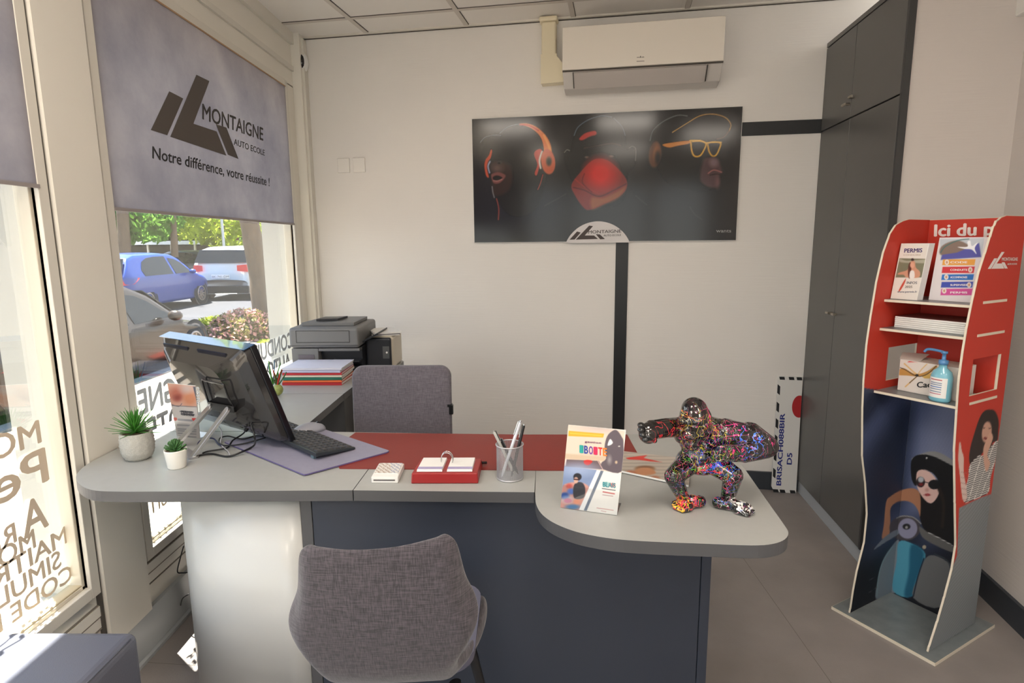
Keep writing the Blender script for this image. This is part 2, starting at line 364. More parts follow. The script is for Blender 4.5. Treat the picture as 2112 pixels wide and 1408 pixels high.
# sill panel under the windows
mb.box((XW-.05, -2.9, -.1), (XW, yc+.05, .30), CREAM)
mb.box((XW-.18, -2.9, -.3), (XW-.05, yc+.05, .335), OUTG)
for z in (.30, .262, .225): mb.box((XW-.001, -2.9, z-.0025), (XW+.006, yc, z+.0), mat('groove', (140, 132, 120), .8)); 
mb.box((XW, -2.9, .265), (XW+.008, yc, .297), CREAM); mb.box((XW, -2.9, .228), (XW+.005, yc, .260), CREAM)
# posts
for (a, b) in ((1.60, 1.815), (-.62, -.40)):
    mb.box((XW-.05, a, .30), (XW, b, 2.22), CREAM); mb.box((XW, a+.01, .15), (XW+.022, b-.012, HC-.06), CREAM)
    mb.box((XW-.18, a-.0, .335), (XW-.05, b, 2.19), OUTW); pass
    mb.box((XW, a-.004, .155), (XW+.012, a+.006, 2.4), GAP); mb.box((XW, b-.010, .155), (XW+.012, b-.004, 2.4), GAP)
mb.box((XW-.05, 3.36, .30), (XW, yc+.05, 2.22), CREAM); mb.box((XW-.18, 3.345, .9), (XW-.05, yc+.3, 2.19), OUTW); mb.box((XW-.18, 3.345, -.3), (XW-.05, yc+.3, .9), OUTG)
struct('wall_left', mb, 'cream shop-front wall with posts, header and sill panels')
mb = MB(); mb.box((XW, 3.475, 0), (XW+.05, yc-.0, HC-.0), CREAM); mb.box((XW+.05, 3.50, 0), (XW+.062, yc+.0, HC-.02), FRAME)
struct('trim_2', mb, 'cream corner post between shop front and back wall')
# windows
GL = glassmat('window_glass', (.97, .985, .98), .05)
def window(n, y0, y1, z0=.345, z1=2.2, label=''):
    t = thing('window_%d' % n, label, 'window', (XW, (y0+y1)/2, z0), kind='structure')
    f = MB(); w_ = .034
    for (a, b, c, d) in ((y0-w_, y0, z0-w_, z1+.02), (y1, y1+w_, z0-w_, z1+.02), (y0, y1, z0-w_, z0), (y0, y1, z1-.012, z1+.02)):
        f.box((XW-.05, a, c), (XW+.014, b, d), FRAME)
    for (a, b, c, d) in ((y0, y0+.012, z0, z1), (y1-.012, y1, z0, z1), (y0, y1, z0, z0+.012)):
        f.box((XW-.045, a, c), (XW-.004, b, d), mat('frame_bead', (214, 205, 186), .35))
    f.box((XW-.045, y0, z0+.012), (XW-.006, y1, z0+.017), mat('brass_seal', (200, 184, 152), .5))
    f.box((XW-.01, y1-.0, z0), (XW+.004, y1+.006, z1), mat('steel_edge', (120, 118, 112), .3))
    build('window_frame', f, t, True, bevel=.002)
    g = MB(); g.box((XW-.038, y0, z0), (XW-.032, y1, z1), GL); build('glass', g, t, True)
    return t
win1 = window(1, -.38, 1.567, z0=.372, label='left shop window with mirrored lettering beside the ottoman')
win2 = window(2, 1.855, 3.325, label='right shop window behind the monitor, cars outside')
window(3, -2.8, -.66, label='shop window behind the camera')
# vinyl lettering on the glass, read from outside so mirrored in here
LET = mat('window_lettering', (214, 197, 175), .7)
def gl_text(mb, st, a, b, c, bold=.02):
    X = XW-.031; mb.text(st, onx(*a, X), onx(*b, X), onx(*c, X), LET, bold=bold)
def gl_yz(mb, st, y, z, h, wdt, bold=.02, m=None):
    X = XW-.0305; mb.text(st, (X, y, z), (X, y-wdt, z), (X, y, z+h), m or LET, bold=bold)
mb = MB()
for (st, y, z, h, wd) in (('MONTAIGNE', 1.520, .832, .062, .62), ('Permis', 1.527, .722, .094, .50), ('A', 1.505, .600, .094, .085), ('REMORQUE', 1.402, .607, .052, .42), ('MOTO', 1.455, .563, .052, .22),
                        ('MAITRISE', 1.560, .521, .050, .34), ('SIMULATEUR', 1.527, .466, .050, .44), ('CODE ROUSSEAU', 1.56, .408, .048, .6)):
    gl_yz(mb, st, y, z, h, wd)
build('lettering', mb, win1, True, label='mirrored beige vinyl lettering')
LG = mat('window_lettering_grey', (168, 172, 178), .7)
mb = MB()
gl_yz(mb, 'CONDUITE ACCOMPAGNEE', 3.30, .785, .085, 1.43, .03, LG); gl_yz(mb, 'AUTO - MOTO - SCOOTER', 3.25, .675, .085, 1.36, .03, LG)
gl_yz(mb, 'www.SITE', 2.22, .425, .06, .34, .01); gl_yz(mb, 'TOUS PERMIS', 2.6, .55, .06, .62, .02)
build('lettering', mb, win2, True, label='mirrored grey vinyl lettering')
# front wall behind the camera: glazed shop door and window
mb = MB(); mb.box((XW-.1, -2.95, 2.2), (1.2, -2.85, HC+.1), CREAM); mb.box((XW-.1, -2.95, -.1), (1.2, -2.85, .3), CREAM)
for x in (XW-.1, -.1, .75): mb.box((x, -2.95, .3), (x+.12, -2.85, 2.2), CREAM)
struct('wall_front', mb, 'glazed wall behind the camera')
t = thing('window_4', 'glazing behind the camera', 'window', (0, -2.9, .3), kind='structure'); g = MB(); g.box((XW, -2.91, .3), (1.1, -2.905, 2.2), GL); build('glass', g, t, True)
# baseboards
BBG = mat('baseboard_grey', (182, 186, 188), .35); BBD = mat('baseboard_dark', (52, 56, 62), .4)
mb = MB(); mb.box((XW, -2.8, 0), (XW+.016, 3.48, .152), BBG); mb.box((XW+.016, -2.8, 0), (XW+.03, 3.48, .012), mat('baseboard_foot', (176, 180, 182), .4)); struct('baseboard_left', mb, 'grey skirting under the windows')
mb = MB(); mb.box((-1.78, DB-.014, 0), (1.0, DB, .10), BBD, TB); struct('baseboard_back', mb, 'dark skirting along the back wall', rz=PHI)
mb = MB(); mb.box((UR-.014, -3, 0), (UR, NC, .095), BBD, TB); mb.box((1.04, NC-.014, 0), (UR, NC, .095), BBD, TB); struct('baseboard_right', mb, 'dark skirting along the right wall', rz=PHI)
# ceiling lamps: square LED panels, nearer the entrance
def lamp(u, n, lab):
    t = thing('ceiling_lamp', lab, 'ceiling lamp', BK(u, n, HC-.012), PHI, 'square ceiling panels')
    f = MB(); 
    for b in (((-.28, -.28, 0), (.28, -.255, .012)), ((-.28, .255, 0), (.28, .28, .012)), ((-.28, -.255, 0), (-.255, .255, .012)), ((.255, -.255, 0), (.28, .255, .012))): f.box(*b, WHITE)
    build('frame', f, t); g = MB(); g.box((-.255, -.255, .002), (.255, .255, .010), mat('lamp_diffuser', (255, 244, 230), .5, emit=PANEL)); build('diffuser', g, t)
for i, (u, n) in enumerate(((.02, .54), (-1.1, .54), (.02, -1.16), (-1.1, -1.16), (.9, -.3))): lamp(u, n, 'square white light panel in the ceiling, %s' % ('nearest the desk', 'nearest the left window', 'behind the photographer', 'by the left window behind the photographer', 'by the right wall')[i])
# ================================================================ ROLLER BLINDS
BLIND = translucent('blind_fabric', (150, 144, 150), .35, noise=(3.2, (139, 134, 141), (168, 162, 164)))
BLOGO = mat('blind_print_dark', (88, 80, 75), .7); BLTXT = mat('blind_text_dark', (70, 66, 62), .7)
def blind(y0, y1, z0, lab, printed):
    t = thing('roller_blind', lab, 'blind', (XW+.03, (y0+y1)/2, 2.19), group='printed roller blinds')
    X = XW+.012
    f = MB(); f.grid(lambda a, b: (X, y0+(y1-y0)*a, z0+(2.186-z0)*b), 24, 24, BLIND, False); build('fabric', f, t, True)
    b = MB(); b.box((X-.004, y0, z0-.006), (X+.004, y1, z0+.004), mat('blind_hem', (150, 142, 140), .5)); build('bottom_bar', b, t, True)
    r = MB(); r.cyl((X-.012, y0, 2.190), (X-.012, y1, 2.190), .012, FRAME); r.box((X-.002, y0, 2.184), (X+.004, y1, 2.189), mat('blind_trim', (176, 140, 104), .4)); build('roller', r, t, True)
    if printed:
        g = MB(); xx = X+.0015; P = lambda x, y: onx(x, y, xx)
        for pl in ([(311, 268), (349, 188), (378, 203), (345, 279)], [(351, 282), (405, 154), (432, 167), (399, 255), (447, 271), (467, 321)], [(445, 256), (467, 263), (492, 328), (470, 319)]): g.poly3([P(*p) for p in pl], BLOGO)
        build('printed_emblem', g, t, True, label='dark slanted emblem'); g = MB()
        g.text('MONTAIGNE', P(417, 245), P(543, 290), P(417, 213), BLTXT, bold=.022)
        g.text('AUTO ECOLE', P(482, 298), P(546, 321), P(482, 285), BLTXT, bold=.022)
        g.text('Notre différence, votre réussite !', P(314, 326), P(556, 384), P(314, 301), mat('blind_slogan', (48, 46, 46), .7), bold=.022)
        build('printed_lettering', g, t, True, label='dark school name and slogan')
    return t
blind(1.853, 3.325, 1.466, 'grey-lilac roller blind printed with a dark logo and slogan, on the right shop window', True)
blind(-.38, 1.572, 1.507, 'plain-looking grey-lilac roller blind at the left edge of the picture, on the left shop window', False)
# ================================================================ BACK WALL ITEMS
def wallM(u, n, z): return frame(BK(u, n, z), BD, (0, 0, 1), -BN)       # local x along wall, y up, z towards room
# painted stripes
mb = MB(); T = frame((0, 0, 0), BD, BN, (0, 0, 1))
mb.box((-.027, DB-.006, .10), (.040, DB+.001, 1.365), STRIPE, T); solo('wall_stripe', mb, 'black vertical band on the wall running from the poster down behind the desk', 'wall stripe')
mb = MB(); mb.box((.585, DB-.006, 1.878), (.985, DB+.001, 1.944), STRIPE, T); solo('wall_stripe', mb, 'black horizontal band on the wall between the poster and the tall cabinet', 'wall stripe')
# poster
po = thing('poster', 'wide dark glossy poster of three apes with headphones, red bandana and yellow glasses', 'poster', BK(-.11, DB, 1.36), PHI)
mb = MB(T); mb.box((-.811, DB-.019, 1.355), (.589, DB-.001, 2.020), mat('poster_back', (225, 222, 216), .4)); build('panel', mb, po, True, bevel=.001)
K = 2.64; q = lambda *a: [(940+x/K, 180+y/K) for x, y in a]
P = Paint((33, 31, 31))
P.ell(*q((260, 420))[0], 60, 75, (24, 23, 26), 40, .8).ell(*q((300, 650))[0], 80, 50, (28, 29, 40), 40, .8)
# left ape
P.poly(q((235, 250), (290, 212), (350, 200), (430, 225), (470, 280), (500, 400), (480, 560), (420, 680), (300, 700), (220, 600), (190, 500), (190, 400), (150, 290), (180, 262)), (27, 26, 27), 3)
P.line(q((240, 250), (280, 218), (330, 203), (380, 202)), 1.6, (96, 110, 124), 1.2)
P.line(q((134, 300), (160, 272), (210, 260), (245, 262)), 1.4, (92, 102, 112), 1.2)
P.poly(q((190, 420), (205, 405), (222, 402), (240, 410), (262, 408), (300, 430), (310, 490), (290, 560), (240, 590), (205, 585), (195, 520)), (52, 36, 32), 5)
P.ell(*q((225, 440))[0], 11, 9, (106, 84, 78), 6, .8).ell(*q((238, 410))[0], 5, 3, (60, 54, 52), 2).ell(*q((236, 412))[0], 2.4, 1.6, (14, 12, 12), 1)
P.poly(q((192, 480), (205, 468), (235, 462), (270, 478), (262, 500), (235, 522), (205, 520)), (122, 72, 68), 1.6).poly(q((203, 488), (222, 480), (246, 486), (252, 496), (226, 506), (206, 503)), (22, 14, 14), 1.4)
P.line(q((205, 508), (228, 510), (252, 500)), 1.8, (168, 120, 112), 1.2).line(q((198, 540), (203, 575), (210, 600)), 2, (120, 120, 124), 1.2)
P.poly(q((192, 338), (198, 350), (190, 385), (176, 405), (170, 440), (180, 490), (165, 480), (156, 430), (162, 395), (180, 370)), (196, 82, 56), 1).line(q((186, 405), (176, 430), (184, 465)), 3, (150, 156, 182), 1.2)
P.poly(q((345, 200), (385, 196), (430, 210), (470, 240), (505, 285), (522, 340), (524, 420), (476, 420), (480, 350), (470, 290), (445, 250), (400, 218)), (214, 118, 62), 1)
P.line(q((350, 203), (400, 208), (450, 235)), 3, (186, 70, 48), 1).line(q((480, 262), (510, 330), (510, 380)), 3.5, (236, 164, 88), 2, .8)
P.poly(q((430, 350), (452, 336), (470, 345), (462, 400), (445, 470), (436, 480), (430, 465), (444, 420), (428, 375)), (176, 58, 46), 1)
P.line(q((470, 350), (456, 395), (462, 440)), 3.5, (208, 200, 188), 1)
P.ell(*q((503, 405))[0], 14.5, 26, (190, 90, 58), 1.2, 1, -.12).ell(*q((507, 403))[0], 6, 10, (90, 62, 44), 2).ell(*q((507, 403))[0], 3.4, 6, (48, 48, 40), 2)
P.line(q((474, 475), (462, 520), (447, 556)), 2, (150, 62, 52), 1).line(q((222, 606), (234, 660), (232, 720)), 2.2, (140, 62, 54), 1)
# middle ape
P.poly(q((640, 280), (660, 225), (720, 175), (790, 155), (860, 168), (905, 215), (925, 270), (930, 340), (960, 330), (985, 350), (975, 420), (940, 470), (930, 560), (880, 640), (700, 640), (620, 480), (590, 400), (590, 350), (620, 350)), (26, 25, 25), 3)
P.line(q((645, 262), (665, 218), (720, 178), (790, 156), (850, 162)), 1.7, (92, 106, 120), 1.3).line(q((860, 168), (905, 215), (922, 262)), 1.2, (76, 90, 110), 1.5)
P.poly(q((672, 280), (700, 252), (735, 240), (762, 238), (764, 258), (730, 268), (690, 288)), (176, 52, 46), 1.6)
P.line(q((700, 330), (760, 320), (850, 306), (900, 318)), 3, (58, 44, 40), 2).ell(*q((712, 380))[0], 4, 2.2, (90, 74, 66), 1.5).ell(*q((848, 375))[0], 5, 2.2, (84, 70, 62), 1.5)
P.line(q((592, 355), (605, 340), (620, 345)), 1.2, (130, 130, 120), 1).line(q((945, 330), (962, 322), (980, 338), (978, 400)), 1.2, (110, 110, 106), 1.2)
P.poly(q((630, 530), (680, 460), (740, 400), (790, 388), (840, 405), (900, 460), (932, 510), (925, 560), (880, 600), (800, 640), (740, 665), (700, 660), (650, 590)), (128, 44, 38), 1.2)
P.ell(*q((790, 470))[0], 30, 30, (214, 46, 40), 16, .95).poly(q((740, 600), (800, 600), (870, 570), (925, 540), (890, 600), (800, 640), (742, 662)), (150, 86, 48), 4, .9)
P.line(q((640, 545), (700, 560), (760, 590), (800, 590), (870, 555), (928, 525)), 2, (80, 26, 24), 1.2).line(q((650, 500), (700, 540), (780, 580)), 1.6, (160, 46, 40), 1.2).line(q((700, 470), (690, 520), (740, 570)), 1.4, (90, 24, 24), 1.5)
# right ape
P.poly(q((1055, 300), (1070, 240), (1130, 185), (1210, 153), (1290, 165), (1330, 148), (1400, 145), (1470, 165), (1500, 205), (1480, 260), (1420, 290), (1445, 330), (1400, 380), (1440, 420), (1445, 470), (1436, 530), (1380, 560), (1260, 560), (1150, 520), (1100, 440), (1052, 390)), (26, 24, 23), 3)
P.line(q((1058, 290), (1075, 235), (1130, 186), (1205, 153), (1260, 156)), 1.8, (104, 112, 112), 1.4)
P.line(q((1180, 245), (1260, 195), (1330, 155), (1400, 146), (1465, 163), (1497, 200), (1490, 235)), 1.9, (190, 142, 72), 1.2).line(q((1490, 235), (1460, 270), (1420, 282)), 2, (90, 58, 40), 2)
P.ell(*q((1085, 365))[0], 13, 27, (92, 58, 40), 2, 1, .1).ell(*q((1092, 355))[0], 6, 16, (140, 86, 52), 4, 1, .1).ell(*q((1100, 385))[0], 6, 14, (36, 26, 22), 4)
P.poly(q((1125, 312), (1180, 300), (1270, 290), (1275, 305), (1210, 318), (1160, 328)), (196, 124, 56), 1)
P.line(q((1280, 298), (1285, 345), (1300, 374), (1330, 372), (1352, 340), (1362, 305), (1330, 292), (1290, 294)), 3.4, (206, 156, 58), .9).line(q((1362, 305), (1385, 300), (1440, 302), (1435, 335), (1418, 368), (1398, 374), (1380, 350), (1372, 312)), 3.2, (206, 156, 58), .9)
P.line(q((1275, 290), (1330, 290), (1365, 303), (1400, 298), (1445, 300)), 3, (216, 166, 64), .9)
P.poly(q((1350, 395), (1400, 380), (1430, 395), (1446, 440), (1448, 465), (1436, 480), (1438, 520), (1420, 545), (1370, 540), (1330, 500)), (78, 54, 56), 4)
P.ell(*q((1405, 410))[0], 9, 9, (128, 102, 106), 5, .8, .5).line(q((1375, 468), (1405, 450), (1447, 462)), 2.4, (150, 92, 90), 1.2).line(q((1385, 478), (1420, 472), (1440, 476)), 2, (40, 24, 24), 1.2).ell(*q((1425, 515))[0], 4, 10, (106, 74, 76), 4, .8)
P.line(q((980, 590), (1040, 640)), 1, (62, 66, 58), 1.4, .6).line(q((485, 645), (600, 580)), 1, (66, 66, 60), 1.4, .6).line(q((1275, 650), (1300, 690), (1340, 720)), 1, (60, 60, 56), 1.4, .6)
pn = BN*(DB-.0195); loc = lambda x, y: hit(x, y, pn, BN)
pf = quadfn(BK(-.811, DB-.0195, 2.018), BK(.587, DB-.0195, 2.018), BK(.587, DB-.0195, 1.357), BK(-.809, DB-.0195, 1.357))
lo = lambda x, y: hit(x, y, BN*(DB-.0202), BN)
PG = mat('poster_gloss', rough=.13, attr=True, spec=.42)
print_mesh('artwork', pf, 460, 218, P, po, [('wants', (1477, 479), (1508, 479), (1477, 472), (150, 150, 148), .01)], PG, lo)
mb = MB(T); cx, zz, rr = -.125, 1.352, .186
n_ = 36; pts = [(cx+rr*math.sin(math.radians(a)), zz-.075+rr*math.cos(math.radians(a))) for a in np.linspace(-67, 67, n_)]
LGT = mat('logo_plate', (214, 208, 206), .4)
V = [(x, DB-.026, z) for x, z in pts]; V2 = [(x, DB-.0197, z) for x, z in pts]; mb.add(V+V2, [tuple(range(n_))]+[(i, (i+1) % n_, n_+(i+1) % n_, n_+i) for i in range(n_)], LGT)
mb2 = MB(); LB = mat('logo_brown', (60, 46, 42), .5); PB = lambda x, y: hit(x, y, BN*(DB-.0268), BN)
kk = 13.2; g = lambda x, y: PB(1150+x/kk, 440+y/kk)
for pl in ([(325, 715), (530, 490), (630, 520), (465, 710)], [(495, 712), (860, 330), (965, 345), (740, 600), (990, 600), (1105, 695)], [(1040, 565), (1150, 570), (1290, 695), (1160, 705)]): mb2.poly3([g(*p) for p in pl], LB)
mb2.text('MONTAIGNE', g(830, 550), g(1735, 520), g(830, 465), LB, bold=.01); mb2.text('AUTO ECOLE', g(1250, 625), g(1725, 610), g(1250, 575), LB, bold=.01)
a = build('logo_plate', mb, po, True, label='white half-round plate with the brown school logo'); build('logo', mb2, a, True)
# air conditioner
ac = thing('air_conditioner', 'white wall-mounted split air conditioner above the poster', 'air conditioner', BK(.08, DB, 2.12), PHI)
mb = MB(T); u0_, u1_ = -.302, .458
prof = [(-.002, 2.40), (-.17, 2.395), (-.198, 2.385), (-.200, 2.188), (-.188, 2.182), (-.120, 2.120), (-.03, 2.112), (-.002, 2.118)]
def extr(mb, prof, u0, u1, m, smooth=False):
    n = len(prof); V = [(u0, DB+a, z) for a, z in prof]+[(u1, DB+a, z) for a, z in prof]
    mb.add(V, [tuple(range(n)), tuple(range(n, 2*n))[::-1]]+[(i, n+i, n+(i+1) % n, (i+1) % n) for i in range(n)], m, smooth)
extr(mb, prof, u0_, u1_, mat('ac_body', (214, 208, 202), .35)); build('body', mb, ac, True, bevel=.004)
mb = MB(T); mb.box((u0_-.001, DB-.206, 2.190), (u1_+.001, DB-.196, 2.388), mat('ac_gloss_panel', (232, 224, 212), .06, coat=.7)); build('front_panel', mb, ac, True, bevel=.004)
mb = MB(T); lv = [(-.192, 2.180), (-.196, 2.176), (-.128, 2.116), (-.122, 2.121)]; extr(mb, lv, u0_+.055, u1_-.075, mat('ac_louver', (196, 188, 182), .35)); build('louver', mb, ac, True)
mb = MB(T)
for u in (u0_+.05, u1_-.072): extr(mb, [(-.193, 2.181), (-.1985, 2.177), (-.135, 2.119), (-.128, 2.122)], u, u+.004, GAP)
mb.box((u0_, DB-.2015, 2.184), (u1_, DB-.19, 2.1895), GAP); build('seam', mb, ac, True)
mb = MB(); A = lambda x, y: hit(x, y, BN*(DB-.2065), BN)
mk = mat('ac_mark', (110, 104, 96), .5)
for pl in ([(1313, 119), (1319, 118.7), (1318, 117.4), (1314, 117.6)], [(1318.5, 119), (1323.5, 118.7), (1321, 114.5)], [(1323.5, 118.6), (1329, 118.2), (1328, 116.6), (1324, 117)], [(1313, 127.2), (1329, 126.4), (1329, 125), (1313, 125.8)]): mb.poly3([A(*p) for p in pl], mk)
build('badge', mb, ac, True)
dk = thing('duct_cover', 'cream plastic duct cover running from the ceiling to the air conditioner', 'duct cover', BK(-.38, DB, 2.17), PHI)
DUCT = mat('duct_cream', (232, 220, 190), .4)
mb = MB(T); mb.box((-.425, DB-.062, 2.30), (-.350, DB, HC-.03), DUCT); build('duct', mb, dk, True, bevel=.008)
mb = MB(T); TT = T @ frame((0, DB, 0), (1, 0, 0), (0, 0, 1), (0, -1, 0)); mb2 = MB(TT); mb2.prism([(-.428, 2.168), (-.304, 2.172), (-.304, 2.25), (-.345, 2.30), (-.345, 2.312), (-.428, 2.312)], 0, .066, DUCT); build('elbow', mb2, dk, True, bevel=.004)
mb = MB(T); mb.box((-.437, DB-.072, HC-.03), (-.342, DB, HC-.006), DUCT); build('collar', mb, dk, True, bevel=.008)
# security camera
sc_ = thing('security_camera', 'small white oval wall camera with a black face in the room corner', 'camera', BK(-1.779, DB, 2.36), PHI)
mb = MB(); mb.ell((0, -.035, 0), (.034, .035, .055), WHITE); build('housing', mb, sc_); mb = MB(); mb.cyl((0, 0, 0), (0, -.02, 0), .022, WHITE); build('mount', mb, sc_)
mb = MB(); mb.ell((0.004, -.052, 0), (.022, .022, .040), GLOSSB); f = build('face', mb, sc_); mb = MB(); mb.ell((.004, -.072, .014), (.007, .004, .007), CHROME); build('lens', mb, f)
for (u, lab) in ((-1.578, 'square blank wall plate, the one nearer the window'), (-1.483, 'square blank wall plate, the one nearer the poster')):
    t = thing('wall_plate', lab, 'wall plate', BK(u, DB, 1.80), PHI, 'blank wall plates'); mb = MB(); mb.box((-.037, -.010, -.041), (.037, 0, .041), mat('plate_white', (234, 229, 222), .5)); build('plate', mb, t, bevel=.004)
t = thing('wall_sensor', 'small white box high on the right wall at the picture edge', 'sensor', BK(UR, 2.40, 2.2), PHI); mb = MB(); mb.box((-.04, -.14, -.075), (0, .16, .1), WHITE); build('housing', mb, t, bevel=.006)
# ================================================================ TALL CABINET (its front plane turned slightly)
cA = BK(.965, DB); cB = BK(1.008, NC-.012); cd_ = cB-cA; CL = np.linalg.norm(cd_); cx_ = cd_/CL; rzc = math.atan2(cx_[1], cx_[0])
cA = cA+cx_*.006; CL -= .006
cab = thing('cabinet', 'tall anthracite cabinet with four doors reaching nearly to the ceiling', 'cabinet', cA, rzc)
# local x towards the camera along the front, local y = away from the room's left (into cabinet)
mb = MB(); mb.box((0.03, .02, .07), (CL-.012, .024, 2.27), ANTHD); mb.box((0.06, .024, .07), (CL-.10, .36, 2.27), ANTHD); build('carcass', mb, cab)
mb = MB(); mb.box((0.0, .012, 0), (CL-.004, .03, .072), mat('plinth_light', (176, 180, 184), .4)); mb.box((CL-.02, .012, 0), (CL-.004, .026, .072), MC['plinth_light']); build('plinth', mb, cab)
mb = MB(); mb.box((0.005, -.002, 2.272), (CL, .026, 2.292), ANTH); mb.box((0.06, .026, 2.272), (CL-.10, .36, 2.292), ANTH); build('top_panel', mb, cab, bevel=.001)
mb = MB(); mb.box((CL-.012, .0, .072), (CL, .026, 2.272), ANTHD); build('side_panel', mb, cab)
xm = .335
for (a, b, z0, z1, hx, hz) in ((.002, xm-.002, 1.886, 2.268, xm-.045, 1.945), (xm+.002, CL-.014, 1.886, 2.268, xm+.02, 1.965), (.002, xm-.002, .074, 1.880, xm-.045, 1.015), (xm+.002, CL-.014, .074, 1.880, xm+.02, 1.015)):
    mb = MB(); mb.box((a, 0, z0), (b, .018, z1), ANTH); d = build('door', mb, cab, bevel=.0015)
    mb = MB(); mb.cyl((hx+(0 if hx > xm else .026), 0, hz), (hx+(0 if hx > xm else .026), -.02, hz), .005, NICKEL); mb.cyl((hx, -.02, hz), (hx+.03, -.02, hz), .0055, NICKEL); build('handle', mb, d)
# ================================================================ SIGN BOARD between wall and cabinet
sb = thing('sign_board', 'white board with black dashed border and blue vertical lettering, tucked behind the cabinet', 'sign', BK(.90, DB-.02, 0), PHI)
mb = MB(T); SBW = mat('sign_white', (226, 224, 220), .4)
def lean(u, z, o=0): return (u, DB-.045-o+.03*z/.64, z)
ol = [(.835, .03), (.850, .004), (.961, .0), (.961, .640), (.838, .640)]
V = [lean(u, z) for u, z in ol]+[lean(u, z, -.012) for u, z in ol]; n = len(ol)
mb.add(V, [tuple(range(n)), tuple(range(n, 2*n))[::-1]]+[(i, (i+1) % n, n+(i+1) % n, n+i) for i in range(n)], SBW); build('board', mb, sb, True)
mb = MB(T); SBB = mat('sign_black', (24, 24, 28), .5); SBU = mat('sign_blue', (40, 50, 130), .5)
for z in (.55, .455, .365, .275, .185, .09): mb.add([lean(.838, z, .0006), lean(.852, z-.012, .0006), lean(.852, z+.035, .0006), lean(.838, z+.048, .0006)], [(0, 1, 2, 3)], SBB)
for u in (.848, .895, .934): mb.add([lean(u, .622, .0006), lean(u+.026, .622, .0006), lean(u+.022, .638, .0006), lean(u-.004, .638, .0006)], [(0, 1, 2, 3)], SBB)
for u in (.846, .880, .932): mb.add([lean(u, .001, .0006), lean(u+.028, .001, .0006), lean(u+.022, .018, .0006), lean(u-.004, .018, .0006)], [(0, 1, 2, 3)], SBB)
build('border_dashes', mb, sb, True); mb = MB(T)
c = [(.952+.036*math.cos(a), .48+.06*math.sin(a)) for a in np.linspace(math.acos(.25), 2*math.pi-math.acos(.25), 24)]; mb.add([lean(u, z, .0007) for u, z in c], [tuple(range(24))], mat('sign_red', (178, 36, 40), .5))
build('red_dot', mb, sb, True); mb = MB(T); mb.text('BRISACH088BIR', lean(.882, .04, .0006), lean(.882, .44, .0006), lean(.858, .04, .0006), SBU, bold=.03); mb.text('D5', lean(.930, .16, .0006), lean(.930, .225, .0006), lean(.905, .16, .0006), SBU, bold=.03)
build('lettering', mb, sb, True)
# ================================================================ RECEPTION DESK
ZT = .74; TH = .029
dk = thing('reception_desk', 'reception desk with light grey tops, dark front, rounded left end and round-cornered counter', 'desk', (-.3, 1.62, 0))
def top(name, poly, parent=dk, z=ZT, world=True, label=None):
    mb = MB(); mb.prism(poly, z-TH, z, DESKEDGE, top=DESKTOP); return build(name, mb, parent, world, label, bevel=.0012)
left = catmull([(-1.0, 1.4015), (-1.085, 1.409), (-1.150, 1.446), (-1.205, 1.505), (-1.236, 1.58), (-1.2415, 1.66)], 5, False)
top('worktop', [(-.4285, 1.408)]+[tuple(p) for p in left]+[(-1.2415, 1.888), (-.74, 1.888), (-.4185, 1.869)], label='left worktop with rounded end')
top('worktop', [(-.4265, 1.4078), (.0285, 1.394), (.0345, 1.534), (.0435, 1.838), (-.4165, 1.8688)], label='middle worktop')
cc = catmull([(.0305, 1.394), (.0303, 1.338), (.038, 1.288), (.056, 1.247), (.085, 1.212), (.126, 1.182), (.19, 1.158), (.27, 1.146), (.37, 1.138), (.463, 1.131), (.508, 1.137), (.541, 1.156), (.561, 1.185), (.568, 1.222), (.576, 1.30)], 4, False)
top('counter', [tuple(p) for p in cc]+[(.603, 1.552), (.613, 1.850), (.0455, 1.842)], label='counter top with rounded corners')
zb = ZT-TH-.001
mb = MB(); mb.box((-.546, 1.441, .0), (.462, 1.459, zb), DARKP); build('front_panel', mb, dk, True)
mb = MB(); mb.box((.464, 1.439, .0), (.489, 1.84, zb), DARKP); build('side_panel', mb, dk, True, bevel=.001)
mb = MB(); mb.box((-.577, 1.440, .0), (-.548, 1.84, zb), DESKEDGE); build('side_panel', mb, dk, True, bevel=.001)
arc = [(-.578, 1.444), (-.64, 1.444), (-.70, 1.444)]+[(-.70-.33*math.sin(a), 1.774-.33*math.cos(a)) for a in np.linspace(.08, math.pi/2, 26)]+[(-1.03, 1.83)]
mb = MB(); n = len(arc); off = []
for i, p in enumerate(arc):
    a, b = arc[max(0, i-1)], arc[min(n-1, i+1)]; d = Vector((b[0]-a[0], b[1]-a[1])).normalized(); off.append((p[0]+d[1]*.012, p[1]-d[0]*.012))
off = [(p[0]+(p[0]-o[0]) if False else o[0], o[1]) for p, o in zip(arc, off)]
V = []; 
for z in (0, zb): V += [(p[0], p[1], z) for p in arc]
mb.add(V, [(i, i+1, n+i+1, n+i) for i in range(n-1)], WHITEP, True); o = build('curved_panel', mb, dk, True, solid=.012)
